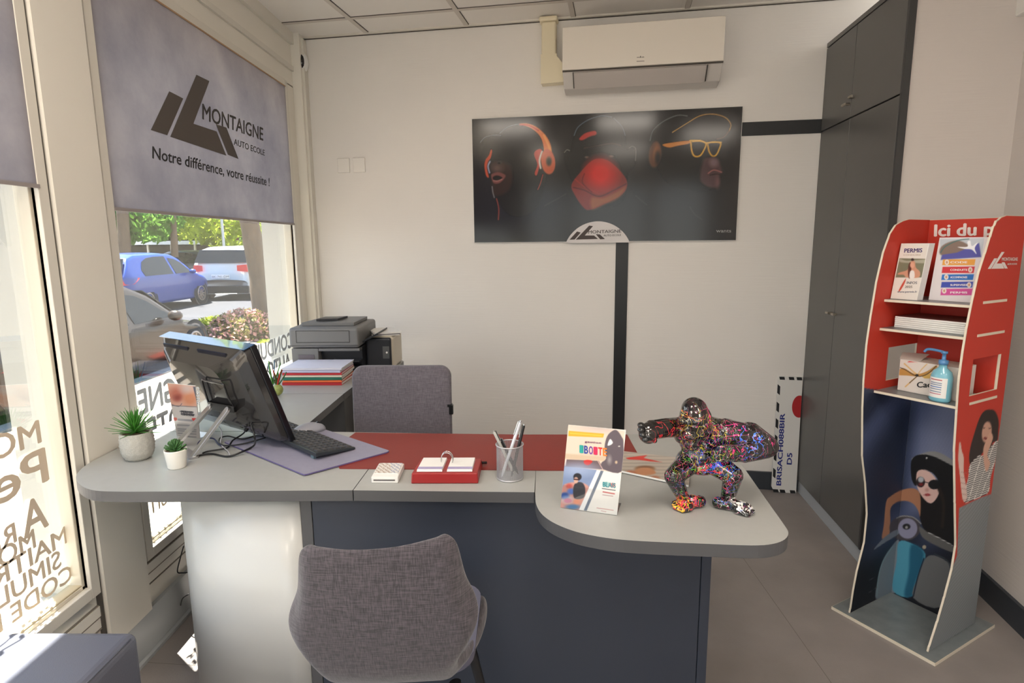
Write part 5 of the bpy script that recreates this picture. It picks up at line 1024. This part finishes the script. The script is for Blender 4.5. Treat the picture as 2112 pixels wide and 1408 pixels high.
P.ell(*w5((348, 556))[0], 9, 11, (34, 26, 30), .9).ell(*w5((350, 540))[0], 6, 6, (200, 206, 214), 1.5, .9).ell(*w5((440, 572))[0], 13, 10, (20, 20, 24), .9).ell(*w5((350, 572))[0], 5, 3, (150, 40, 40), 1.5, .8).line(w5((372, 556), (410, 562)), 1.6, (30, 26, 30), .8)
P.ell(*w5((390, 608))[0], 4, 4, (196, 146, 136), 2, .8).ell(*w5((393, 640))[0], 6, 2.8, (176, 70, 74), 1).line(w5((366, 640), (420, 643)), .8, (110, 40, 46), .6)
P.poly(w5((120, 690), (150, 650), (220, 610), (300, 598), (345, 640), (345, 780), (330, 740), (300, 700), (250, 680), (190, 690), (150, 730), (148, 820), (140, 910), (110, 930), (92, 920), (105, 840)), (170, 120, 92), 1.2)
P.ell(*w5((245, 860))[0], 32, 26, (70, 66, 72), 1.2).ell(*w5((262, 862))[0], 20, 21, (138, 138, 164), 1.5).ell(*w5((255, 850))[0], 8, 6, (30, 30, 34), 1.2).ell(*w5((255, 855))[0], 3, 3, (150, 150, 150), 1).line(w5((190, 795), (230, 780), (300, 790), (350, 830)), 2, (150, 150, 150), 1)
P.poly(w5((40, 1000), (110, 920), (190, 870), (200, 900), (120, 950)), (110, 120, 134), 1).poly(w5((340, 850), (400, 890), (560, 980), (565, 1020), (460, 980), (360, 920)), (96, 96, 96), 1.2).line(w5((400, 890), (480, 930), (560, 975)), 1.6, (190, 190, 190), .8).ell(*w5((372, 985))[0], 4, 4, (170, 160, 140), 1)
P.poly(w5((55, 1330), (65, 1200), (95, 1080), (150, 990), (210, 950), (190, 1260), (170, 1290)), (116, 126, 136), 1).poly(w5((205, 950), (290, 960), (380, 1030), (340, 1150), (290, 1310), (165, 1270), (190, 1080)), (74, 146, 172), 1.2).poly(w5((285, 970), (370, 1030), (310, 1230), (290, 1310), (240, 1300), (270, 1150)), (16, 76, 106), 3, .8)
P.poly(w5((300, 1320), (330, 1180), (380, 1060), (440, 1040), (520, 1080), (545, 1130), (480, 1380)), (104, 106, 108), 1).line(w5((370, 1060), (330, 1180), (300, 1310)), 2.4, (20, 30, 50), 1).line(w5((440, 1030), (520, 1070), (548, 1130)), 2, (50, 60, 66), 1).line(w5((60, 1310), (68, 1190), (100, 1080), (160, 985)), 1.6, (120, 150, 160), .8)
for (a, b) in (((0, 1210), (50, 1180)), ((0, 1290), (60, 1250))): P.line(w5(a, b), .8, (90, 90, 90), .6)
side_print('side_print', .0546, shL, bkL, P, [], 'inner face, red above and night-blue sky below', 70, 200)
mb = MB(); YB = .300
V = lambda x0, x1, y0, y1, z0, z1: [tuple(SP(x, y, z)) for z in (z0, z1) for x, y in ((x0, y0), (x1, y0), (x1, y1), (x0, y1))]
BF = [(0, 3, 2, 1), (4, 5, 6, 7), (0, 1, 5, 4), (1, 2, 6, 5), (2, 3, 7, 6), (3, 0, 4, 7)]
mb.add(V(.055, .2995, YB, YB+.005, .012, 1.417), BF, EDGE); build('back_panel', mb, st, True)
fb = lambda s, t: SPa(.0555+.2435*s, np.full_like(s, YB-.0008), .0125+(1.416-.0125)*t)
print_mesh('back_print', fb, 120, 420, P, st, [('Ici du p', (1926, 487), (2050, 484), (1927, 463), (238, 230, 226), .035)], VMATT, lambda px, py: hit(px, py, SA+e2*(YB-.0013), e2), label='red back with white lettering above a picture of a scooter rider')
for z in (1.154, 1.058, .842):
    y0 = max(float(np.interp(z, *ofL)), float(np.interp(z, *ofR)))+.004; yl = float(np.interp(z, *ofL))+.058; mb = MB()
    mb.add([tuple(SP(x, y, zz_)) for zz_ in (z-.008, z) for x, y in ((.055, yl), (.2995, y0), (.2995, YB-.001), (.055, YB-.001))], BF, EDGE)
    mb.add([tuple(SP(x, y, z+.0004)) for x, y in ((.056, yl+.002), (.299, y0+.002), (.299, YB-.002), (.056, YB-.002))], [(0, 1, 2, 3)], GMET); build('shelf', mb, st, True)
mb = MB(); mb.add(V(-.005, .345, .018, .412, .0, .011), BF, EDGE); mb.add([tuple(SP(x, y, .0114)) for x, y in ((-.004, .019), (.344, .019), (.344, .411), (-.004, .411))], [(0, 1, 2, 3)], GMET); build('base', mb, st, True)
# things on its shelves
def sthing(name, lab, cat, x, y, z, g=None, rz=0): return thing(name, lab, cat, SP(x, y, z), SRZ+rz, g)
t = sthing('leaflet_box', 'narrow white leaflet pack at the left of the top shelf, woman on the front', 'leaflets', .10, .12, 1.1546)
Lb = [SP(.057, .100, 1.1552), SP(.140, .100, 1.1552)]; Lt = [SP(.060, .128, 1.338), SP(.146, .128, 1.338)]; dp = e2*.034
mb = MB(); mb.add([tuple(p) for p in (Lb[0], Lb[1], Lb[1]+dp, Lb[0]+dp, Lt[0], Lt[1], Lt[1]+dp, Lt[0]+dp)], BF, PAPER); build('pack', mb, t, True)
P = Paint((228, 222, 214)); z3 = lambda *a: [w3(x, y) for x, y in a]
P.poly(z3((312, 368), (520, 372), (495, 498), (285, 498)), (122, 122, 98), .7, 1, False).poly(z3((315, 372), (360, 385), (440, 380), (520, 375), (516, 400), (420, 400), (320, 395)), (170, 168, 150), 1.5)
P.ell(*w3(400, 378), 3, 3, (50, 30, 26), 1).poly(z3((385, 392), (415, 390), (422, 430), (450, 460), (440, 498), (360, 498), (340, 480), (300, 478), (310, 465), (360, 450), (372, 430)), (206, 150, 122), 1).poly(z3((372, 420), (385, 395), (392, 440), (380, 505), (370, 480)), (90, 46, 34), 1).poly(z3((385, 455), (410, 455), (412, 500), (380, 500)), (232, 228, 224), 1).ell(*w3(398, 415), 4.5, 6, (220, 164, 138), 1)
P.poly(z3((355, 505), (330, 540), (305, 590), (318, 585), (345, 540)), (196, 70, 50), .8)
off_ = e2*-.0006
nL = np.cross(Lb[1]-Lb[0], Lt[0]-Lb[0]); nL /= np.linalg.norm(nL); nL = nL if nL@(CAM-Lb[0]) > 0 else -nL
print_mesh('front_print', quadfn(Lt[0]+nL*.0005, Lt[0]+(Lb[1]-Lb[0])+nL*.0005, Lb[1]+nL*.0005, Lb[0]+nL*.0005), 60, 110, P, t, [('PERMIS', w3(343, 330), w3(465, 328), w3(346, 303), (70, 50, 110), .03), ('CONDUIRE', w3(338, 350), w3(455, 350), w3(338, 342), (170, 140, 110), .0), ('INFOS', w3(360, 542), w3(430, 542), w3(362, 525), (110, 110, 120), .02), ('2025', w3(348, 568), w3(398, 568), w3(350, 553), (120, 110, 100), .01), ('www.permis.fr', w3(297, 600), w3(432, 600), w3(297, 588), (110, 110, 130), .02)], VMATT, lambda x, y: hit(x, y, Lb[0]+nL*.0009, nL))
t = sthing('brochure', 'wide brochure at the right of the top shelf, five coloured bands under a plane', 'brochure', .21, .16, 1.1546)
Bb = [SP(.150, .150, 1.1552), SP(.294, .150, 1.1552)]; Bt = [SP(.151, .176, 1.356), SP(.295, .176, 1.356)]; dp = e2*.008
mb = MB(); mb.add([tuple(p) for p in (Bb[0], Bb[1], Bb[1]+dp, Bb[0]+dp, Bt[0], Bt[1], Bt[1]+dp, Bt[0]+dp)], BF, PAPER); build('pages', mb, t, True)
P = Paint((222, 214, 216)); P.poly(z3((585, 240), (885, 232), (865, 360), (590, 385)), (190, 196, 204), 1, 1, False)
P.poly(z3((588, 300), (640, 262), (720, 250), (800, 300), (760, 340), (600, 350)), (130, 110, 100), 2).line(z3((590, 330), (620, 290), (700, 250), (780, 238)), 1.6, (60, 110, 110), 1).poly(z3((600, 345), (700, 330), (850, 265), (864, 360), (590, 378)), (84, 84, 160), 1.5, 1, False)
P.poly(z3((705, 292), (770, 290), (770, 258), (790, 250), (800, 285), (840, 262), (820, 300), (832, 340), (800, 310), (750, 305)), (236, 236, 240), .8)
for (c, ya, yb2) in (((228, 160, 70), 376, 415), ((206, 50, 60), 426, 468), ((40, 110, 190), 478, 515), ((60, 76, 170), 528, 566), ((206, 80, 150), 575, 618)):
    P.poly(z3((606-(ya-376)*.06, ya), (826-(ya-376)*.1, ya-2), (818-(ya-376)*.1, yb2), (600-(ya-376)*.06, yb2)), c, .8, 1, False)
for i, (x, y) in enumerate(((632, 395), (790, 446), (628, 495), (782, 548), (614, 588))): P.ell(*w3(x, y), 4.5, 5.5, (236, 226, 220), .8).ell(*w3(x, y), 2.2, 3, (200, 150, 120), .8)
nL = np.cross(Bb[1]-Bb[0], Bt[0]-Bb[0]); nL /= np.linalg.norm(nL); nL = nL if nL@(CAM-Bb[0]) > 0 else -nL
print_mesh('front_print', quadfn(Bt[0]+nL*.0005, Bt[0]+(Bb[1]-Bb[0])+nL*.0005, Bb[1]+nL*.0005, Bb[0]+nL*.0005), 100, 120, P, t, [(s_, w3(655, y), w3(770, y), w3(655, y-13), (240, 236, 236), .02) for s_, y in (('CODE', 402), ('CONDUITE', 453), ('ACCOMPAGNEE', 503), ('SUPERVISEE', 555), ('PERMIS', 606))], VMATT, lambda x, y: hit(x, y, Bb[0]+nL*.0009, nL))
for k in range(6):
    t = sthing('magazine', ('white magazine at the bottom of the middle shelf stack', 'second magazine from the bottom of the middle shelf stack', 'third magazine from the bottom of the middle shelf stack', 'fourth magazine from the bottom of the middle shelf stack', 'fifth magazine from the bottom, just under the top one', 'topmost magazine of the middle shelf stack, its red-brown cover up')[k], 'magazine', .176, .185, 1.0586+k*.0064, 'magazines stacked on the middle shelf', .012*((k*3) % 4-1.5))
    mb = MB(); mb.box((-.106, -.072, 0), (.104, .085, .0056), PAPER); build('pages', mb, t, bevel=.0015)
    mb = MB(); mb.box((-.106, -.072, .0056), (.104, .085, .0060), mat('magazine_cover', (120, 70, 66), .4) if k == 5 else PAPER); build('cover', mb, t)
t = sthing('gift_box', 'white gift box with a gold ribbon print and red logo on the lowest shelf', 'box', .19, .17, .8426)
mb = MB(); mb.add(V(.092, .270, .128, .235, .8430, .950), BF, mat('box_white', (222, 214, 206), .5)); build('carton', mb, t, True, bevel=.001)
mb = MB(); mb.add([tuple(SP(*p)) for p in ((.092, .125, .951), (.06, .20, .962), (.13, .235, .962), (.15, .14, .951))], [(0, 1, 2, 3)], MC['box_white']); build('flap', mb, t, True, solid=.001)
P = Paint((222, 214, 206)); P.poly(z3((365, 1070), (420, 1035), (490, 1008), (500, 1035), (560, 1070), (480, 1072), (430, 1070)), (206, 44, 36), .8, 1, False).poly(z3((430, 1045), (520, 1040), (545, 1062), (470, 1062)), (222, 214, 206), .7, 1, False)
P.poly(z3((440, 1150), (620, 1140), (625, 1182), (480, 1180)), (206, 170, 90), .8, 1, False).poly(z3((300, 1155), (300, 1130), (340, 1110), (420, 1150), (500, 1130), (560, 1090), (558, 1115), (470, 1165), (360, 1160)), (190, 140, 70), .9).line(z3((310, 1105), (350, 1120), (430, 1165), (500, 1150), (560, 1095)), 1.4, (40, 34, 30), .7).line(z3((345, 1080), (400, 1130), (430, 1160), (390, 1200), (352, 1235)), 2.6, (216, 176, 110), .8).line(z3((430, 1160), (460, 1120), (500, 1080)), 2, (216, 180, 120), .8).line(z3((430, 1165), (380, 1210)), 1.4, (50, 40, 30), .7).ell(*w3(430, 1158), 3.5, 2.5, (40, 34, 30), .8)
print_mesh('front_print', lambda s, u: SPa(.094+.174*s, np.full_like(s, .1273), .845+.103*u), 90, 56, P, t, [('Cadeaux', w3(428, 1240), w3(660, 1240), w3(430, 1203), (30, 30, 32), .03)], VMATT, lambda x, y: hit(x, y, SA+e2*.1268, e2))
t = sthing('gel_bottle', 'clear blue hand gel pump bottle beside the gift box on the lowest shelf', 'bottle', .240, .092, .8426)
GELM = mat('gel_blue', (126, 190, 208), .15, coat=.4); mb = MB(); 
rr_ = [(.028, 0.0), (.031, .006), (.031, .080), (.026, .096), (.012, .108), (.011, .118)]
mb.lathe([(0, 0.0004)]+[(r, z+.0004) for r, z in rr_]+[(0, .1185)], GELM, 28); mb.v = [(x, y*.75, z) for x, y, z in mb.v]; build('bottle', mb, t)
mb = MB(); PB_ = mat('pump_blue', (88, 140, 190), .3); mb.lathe([(.011, .118), (.0135, .119), (.0135, .132), (.006, .134), (.005, .152), (.009, .153), (.009, .160), (0, .161)], PB_, 20); mb.tube([(0, 0, .157), (-.02, 0, .160), (-.048, 0, .160), (-.058, 0, .150)], .0042, PB_, 8, 4); build('pump', mb, t)
mb = MB(Matrix.Rotation(math.radians(-20), 4, 'Z'))
a = [math.radians(v) for v in np.linspace(-160, -40, 14)]; VV = [(.0316*math.cos(q_), .0316*.76*math.sin(q_), z) for z in (.014, .078) for q_ in a]; mb.M = Matrix(); mb.add(VV, [(i, i+1, 15+i, 14+i) for i in range(13)], PAPER, True)
for z, c in ((.070, 'red'), (.060, 'n'), (.054, 'n'), (.047, 'b'), (.040, 'n'), (.032, 'n'), (.025, 'r2')):
    m_ = mat('label_'+c, {'red': (180, 40, 46), 'n': (110, 130, 160), 'b': (50, 110, 180), 'r2': (196, 110, 130)}[c], .5); VV = [(.0319*math.cos(q_), .0319*.76*math.sin(q_), zz_) for zz_ in (z, z+.0026) for q_ in a[3:11]]; mb.add(VV, [(i, i+1, 9+i, 8+i) for i in range(7)], m_, True)
build('label', mb, t)
# ================================================================ OUTSIDE
ASPH = mat('asphalt', (50, 50, 55), .9, noise=(1.3, .18), bump=(60, .5)); PAV = mat('pavers', (112, 102, 92), .9, noise=(14, .16), bump=(40, .5)); KERB = mat('kerb_stone', (130, 129, 127), .85)
mb = MB(); mb.prism([(-60, -12), (-4.45, -12), (-4.15, 60), (-60, 60)], -.5, -.25, ASPH); mb.prism([(-4.45, -12), (-1.45, -12), (-1.45, 60), (-4.15, 60)], -.6, -.4, PAV); struct('ground', mb, 'asphalt street outside the windows')
mb = MB(); mb.prism([(-4.32, -12), (-1.45, -12), (-1.45, 60), (-4.02, 60)], -.4, -.14, PAV); struct('pavement', mb, 'sunlit beige paving outside the shop')
mb = MB(); mb.prism([(-4.47, -12), (-4.32, -12), (-4.02, 60), (-4.17, 60)], -.4, -.125, KERB); struct('kerb', mb, 'stone kerb along the street')
mb = MB(); mb.prism([(-4.44, 7.3), (-4.16, 7.3), (-4.15, 7.8), (-4.43, 7.8)], -.14, -.12, mat('red_paving', (176, 78, 66), .85)); struct('trim_3', mb, 'red painted section of the kerb')
# building far behind and hedge
def carmodel(name, lab, loc_, rz, paint, L=4.3, W=1.76, Hh=1.45, belt=.88, hood=.90, wb=2.55, side_windows=True, nose=.72, tail='hatch', wheelr=.31, suv=False):
    t = thing(name, lab, 'car', loc_, rz); hw = W/2
    # local x forward, origin at the middle of the car on the ground
    xr, xf = -L/2, L/2
    rx = [xr, xr+.05, xr+.18, xr+.55, xr+.62*1.0, -.1, .45, .75, 1.28, 1.32, xf-.45, xf-.1, xf] if False else None
    top_ = [(xr, .62), (xr+.03, .95), (xr+.12, belt+.12), (xr+.42 if not suv else xr+.34, Hh-.10), (xr+.75, Hh-.02), (-.15, Hh), (.25, Hh-.03), (.55, Hh-.16), (L*.235, belt+.05), (L*.26, hood+.02), (xf-.55, hood-.06), (xf-.18, nose), (xf-.03, nose-.18), (xf, .45)]
    tx, tz = [p[0] for p in top_], [p[1] for p in top_]
    def width(x): e = min(1, (x-xr)/.35); f = min(1, (xf-x)/.7); return hw*(.86+.14*math.sin(min(1, e)*math.pi/2))*(.74+.26*math.sin(min(1, max(0, f))*math.pi/2))
    def yside(x, z):
        w_ = width(x); b_ = belt
        if z <= b_: return w_*(.93+.07*math.sin(min(1, max(0, (z-.18)/.45))*math.pi/2)) - .03*max(0, (z-.65)/(b_-.65+1e-6))**2
        return (w_-.03)-(z-b_)*.42
    NX, NS = 90, 22; V = []
    for i in range(NX+1):
        x = xr+(xf-xr)*i/NX; zt = float(np.interp(x, tx, tz)); zt = max(zt, .45)
        row = []
        for j in range(NS+1):
            s_ = j/NS
            if s_ < .72: z = .2+(zt-.05-.2)*(s_/.72); y = yside(x, z) if zt > belt+.02 else min(yside(x, z), width(x)*(1-.25*max(0, (z-zt+.12)/.12)**2))
            else: q_ = (s_-.72)/.28; y0_ = yside(x, zt-.05) if zt > belt+.02 else width(x)*.92; y = y0_*math.cos(q_*math.pi/2); z = zt-.05+.05*math.sin(q_*math.pi/2)
            row.append((x, y, z))
        V += row+[(x, -y, z) for (x, y, z) in row[:-1][::-1]]
    n = 2*NS+1; F = [(i*n+j, i*n+j+1, (i+1)*n+j+1, (i+1)*n+j) for i in range(NX) for j in range(n-1)]+[tuple(range(n)), tuple(NX*n+j for j in range(n))[::-1]]+[tuple(i*n for i in range(NX+1))+tuple(i*n+n-1 for i in range(NX, -1, -1))]
    mb = MB(); mb.add(V, F, paint, True); build('body', mb, t)
    DG = mat('car_glass', (16, 18, 18), .04, spec=.5); TR = mat('car_trim', (24, 24, 26), .5); RIM = mat('rim', (176, 160, 148), .3, metal=.7); TY = mat('tyre', (30, 30, 32), .85)
    def pane(pts, nm, m_, e=.006, sgn=(-1, 1)):
        for s_ in sgn:
            mb = MB(); mb.add([(x, s_*(yside(x, z)+e), z) for x, z in pts], [tuple(range(len(pts)))], m_); build(nm, mb, t)
    zt_ = lambda x: float(np.interp(x, tx, tz))
    h2 = Hh-.10
    front_pts = [(.08, belt+.03)]+[(x, min(h2, zt_(x)-.13)) for x in (.02, .3, .5, .7)]+[(L*.235-.12, belt+.06), (L*.235-.10, belt+.03)]
    pane(front_pts, 'window', DG); pane([(-.02, belt+.03), (-.08, h2), (-.5, h2), (-.85, h2-.03), (-1.1 if not suv else -1.2, h2-.12), (-1.25, belt+.18), (-1.2, belt+.03)], 'window', DG)
    # windscreen and rear window
    for (xa, za, xb, zb_, nm, wa, wb_) in ((L*.235-.05, belt+.09, .50, Hh-.14, 'windscreen', .9, .78), (xr+.10, belt+.12, xr+.37 if not suv else xr+.31, Hh-.13, 'rear_window', .84, .74)):
        mb = MB(); k = .012 if xa < 0 else -.0; nx_ = -1 if xa < 0 else 1
        mb.add([(xa+nx_*.03, -hw*wa, za), (xa+nx_*.03, hw*wa, za), (xb+nx_*.03, hw*wb_, zb_+.0), (xb+nx_*.03, -hw*wb_, zb_)], [(0, 1, 2, 3)], DG); build(nm, mb, t, solid=.012)
    for s_ in (-1, 1):
        mb = MB(); yy = lambda x, z: s_*(yside(x, z)+.006)
        LR = mat('tail_red', (214, 48, 44), .25); z0, z1 = belt-.15, belt+.06
        mb.add([(xr+.55, yy(xr+.55, z1-.08), z1-.06), (xr+.02, yy(xr+.05, z1), z1), (xr+.0, yy(xr+.05, z0), z0), (xr+.30, yy(xr+.30, z0), z0+.02)]+[(xr-.012, s_*hw*.55, z1-.02), (xr-.012, s_*hw*.55, z0+.03)], [(0, 1, 2, 3), (1, 4, 5, 2)], LR); build('tail_light', mb, t)
        mb = MB(); mb.ell((L*.235-.28, s_*(hw+.09), belt+.06), (.07, .09, .065), paint, 14); build('mirror', mb, t)
        for x in (-wb/2, wb/2):
            o_ = s_*(hw-.11); mb = MB(); T_ = Matrix.Translation((x, o_, wheelr)) @ Matrix.Rotation(math.pi/2, 4, 'X')
            mb.lathe([(wheelr*.62, -.105), (wheelr*.92, -.105), (wheelr, -.08), (wheelr, .08), (wheelr*.92, .105), (wheelr*.62, .105)], TY, 30, T_); w_ = build('wheel', mb, t)
            mb = MB(); q_ = s_*-1; mb.lathe([(wheelr*.64, .104*q_), (wheelr*.58, .108*q_), (wheelr*.55, .085*q_), (0, .06*q_)], mat('rim_dark', (60, 56, 54), .4), 30, T_)
            for k in range(10):
                a = 2*math.pi*k/10; mb.box((0.02, -.014, .092*q_-.006), (wheelr*.62, .014, .092*q_+.006), RIM, T_ @ Matrix.Rotation(a, 4, 'Z'))
            mb.lathe([(wheelr*.66, .1*q_), (wheelr*.66, .110*q_), (wheelr*.58, .110*q_)], RIM, 30, T_); build('rim', mb, w_)
            mb = MB(); mb.lathe([(wheelr*1.02, .101*q_), (wheelr*1.20, .098*q_)], TR, 30, T_); mb.v = [v for v in mb.v]; build('wheel_arch', mb, t)
    mb = MB(); mb.box((xr-.016, -.26, .66), (xr-.004, .26, .77), WHITE); 
    F_ = frame((xr-.0175, .24, .68), (0, -1, 0), (0, 0, 1)); mb.text('BK-741-DM', (0, 0, 0), (.48, 0, 0), (0, .065, 0), BLACK, T=F_); build('number_plate', mb, t)
    mb = MB(); mb.box((xr-.025, -hw*.88, .22), (xr+.06, hw*.88, .44), TR); build('bumper', mb, t, bevel=.02)
    return t
BLUE = mat('car_blue', (12, 54, 138), .3, coat=.4); WHT = mat('car_white', (196, 196, 196), .2, coat=.6); TANREFL = mat('car_dark_refl_tint', (60, 48, 38), .28, metal=.3, coat=.35)  # last one: dark car, beige reflections put into the paint as brown
carmodel('car', 'blue hatchback parked across the street, seen through the right window', (-9.85, 15.35, -.25), math.radians(90.5), BLUE, L=4.0, wb=2.4, Hh=1.46)
carmodel('car', 'white estate car seen from behind, beyond the blue hatchback', (-9.05, 19.75, -.25), math.radians(94), WHT, L=4.5, W=1.8, Hh=1.62, belt=1.0, hood=1.0, suv=True, wheelr=.33)
carmodel('car', 'dark car with beige reflections tinted into its paint, parked close to the window, only its side and mirror visible', (-5.25, 6.55, -.25), math.radians(91), TANREFL, L=4.1, Hh=1.22, belt=.70, hood=.68, nose=.55, wheelr=.29)
BARK = mat('bark', (112, 92, 72), .9, noise=(5, .3, (4, 4, 1)), bump=(20, 1)); 
def foliage(mb, c, r, n, size, m_, squash=.8):
    V = []; F = []
    for k in range(n):
        d = rng.normal(size=3); d /= np.linalg.norm(d); p = np.array(c)+d*np.array(r)*rng.uniform(.45, 1)**.5; a = rng.normal(size=3); a /= np.linalg.norm(a); b_ = np.cross(a, rng.normal(size=3)); b_ /= np.linalg.norm(b_); s_ = size*rng.uniform(.6, 1.3); i = len(V)
        V += [tuple(p-a*s_), tuple(p+b_*s_*.6), tuple(p+a*s_), tuple(p-b_*s_*.6)]; F.append((i, i+1, i+2, i+3))
    mb.add(V, F, m_)
def leafmat(name, c, amt=.5): return translucent(name, c, amt, noise=(.9, tuple(v*.55 for v in c), tuple(min(255, v*.98) for v in c)))
LF1 = leafmat('foliage_lime', (212, 230, 84)); LF2 = leafmat('foliage_green', (120, 168, 70)); LF3 = leafmat('foliage_dark', (58, 84, 56), .25)
def tree(lab, base, tp, r0_, r1_, crowns, m_=LF1, size=.16, n=900):
    t = thing('street_tree', lab, 'tree', base, 0, 'trees along the street'); B = np.array(base, float); Tt = np.array(tp, float)
    mb = MB(); mb.tube([tuple(B-np.array([0, 0, .1])), tuple(B*.66+Tt*.34+np.array([.02, 0, 0])), tuple(B*.33+Tt*.67), tuple(Tt)], [r0_*1.15, r0_, (r0_+r1_)/2, r1_], BARK, 14, 6); build('trunk', mb, t, True)
    mb = MB()
    for c, r in crowns: foliage(mb, c, r, n, size, m_)
    build('foliage', mb, t, True)
def at(px, py, Y): return tuple(ony(px, py, Y))
tree('thick leaning tree trunk beside the flowering bush, nearest the window', at(551, 668, 11.3), at(492, 330, 11.6), .19, .15, [((-6.5, 12, 6.2), (2.0, 1.8, 1.2))])
tree('tree with a pale straight trunk behind the blue car, left in the window', at(256, 533, 21.5), at(248, 330, 21.5), .19, .15, [(at(290, 452, 23), (1.5, 1.5, .95)), (at(236, 440, 22.5), (.7, 1, 1.2))], LF2)
tree('thin-trunked tree with a lime green crown between the blue and the white car', at(361, 540, 23), at(349, 330, 23), .11, .09, [(at(425, 452, 26), (1.7, 1.5, 1.1)), (at(480, 460, 27), (2.2, 1.5, 1.3)), (at(375, 432, 25), (.9, 1, .5))], LF1)
def bush(name, lab, c, r, ms, size=.035, n=2600):
    t = thing(name, lab, 'bush', (c[0], c[1], -.14)); 
    mb = MB(); mb.ell((c[0], c[1], c[2]), tuple(v*.8 for v in r), mat('bush_core', (90, 90, 50), .9), 20); build('core', mb, t, True)
    for m_ in ms: mb = MB(); foliage(mb, c, r, n, size, m_); build('foliage' if m_ is ms[0] else 'blossom', mb, t, True)
PK = translucent('blossom_pink', (206, 156, 146), .3); 
bush('flowering_bush', 'rounded bush covered in pale pink blossom at the foot of the leaning tree', at(508, 692, 9.6), (.62, .55, .45), [leafmat('bush_olive', (150, 140, 84)), PK])
bush('green_bush', 'low yellow-green bush left of the pink flowering one', at(446, 694, 9.9), (.44, .45, .36), [leafmat('bush_lime', (196, 206, 84))])
bush('green_bush', 'small yellow-green shrub right of the pink flowering bush', at(548, 716, 9.2), (.16, .25, .12), [MC['bush_lime']])
# carport, brick building, hedge, pole
t = thing('carport', 'low pale-roofed carport with slim posts behind the parked cars', 'carport', (-17, 28, -.25))
mb = MB(); mb.box((-22, 28, 1.45), (-12.9, 31, 1.62), mat('carport_roof', (206, 206, 206), .6)); build('roof', mb, t, True)
for k in range(8): 
    mb = MB(); mb.box((-21+k*1.12, 28.05, -.25), (-20.92+k*1.12, 28.13, 1.45), mat('post_beige', (196, 184, 166), .6)); build('post', mb, t, True)
mb = MB(); mb.box((-22, 30.8, -.25), (-12.9, 31, 1.4), mat('dark_fence', (90, 86, 72), .8)); build('rear_screen', mb, t, True)
t = thing('brick_building', 'reddish brick building glimpsed between the trees', 'building', (-14, 38, -.25)); mb = MB(); mb.box((-20, 36, -.25), (-9, 42, 6), mat('brick', (146, 92, 74), .85, noise=(2, .15))); build('wall', mb, t, True); mb = MB(); mb.box((-20.2, 35.8, 6), (-8.8, 42.2, 6.3), ANTHD); build('roof', mb, t, True)
t = thing('dark_tree', 'dark evergreen mass behind the street trees', 'tree', (-21, 33, -.25)); mb = MB(); foliage(mb, (-21.5, 33, 3.2), (4.6, 1.6, 3.6), 9000, .24, LF3); build('foliage', mb, t, True); mb = MB(); mb.ell((-21.5, 33.6, 3.0), (4.2, 1.2, 3.3), mat('hedge_core', (52, 66, 46), .9)); mb.cyl((-21.5, 33.6, -.25), (-21.5, 33.6, 1), .3, BARK); build('trunk', mb, t, True)
t = thing('dark_tree', 'green tree crowns filling the far end of the street', 'tree', (-12, 34, -.25)); mb = MB(); foliage(mb, (-12.5, 34, 3.0), (3.6, 1.6, 3.4), 6000, .2, LF2); build('foliage', mb, t, True); mb = MB(); mb.cyl((-12.5, 34, -.25), (-12.5, 34, 3), .25, BARK); build('trunk', mb, t, True)
mb = MB(); a = at(463, 520, 24); mb.cyl((a[0], a[1], -.25), (a[0], a[1], 5), .05, mat('pole_grey', (190, 190, 190), .5), 10); solo('street_pole', mb, 'slim pale street pole above the white car', 'pole')
def simplecar(lab, x, y, rz, m_): carmodel('car', lab, (x, y, -.25), rz, m_, L=4.2)
carmodel('car', 'dark car in the far row, between the blue and the white cars', (-14.6, 25.6, -.25), math.radians(180), mat('car_grey', (60, 62, 68), .25, coat=.5), L=4.2)
carmodel('car', 'pale car in the far row under the carport, mostly behind the blue car', (-19.5, 26.4, -.25), math.radians(180), mat('car_silver', (200, 198, 196), .25, coat=.5), L=4.2)
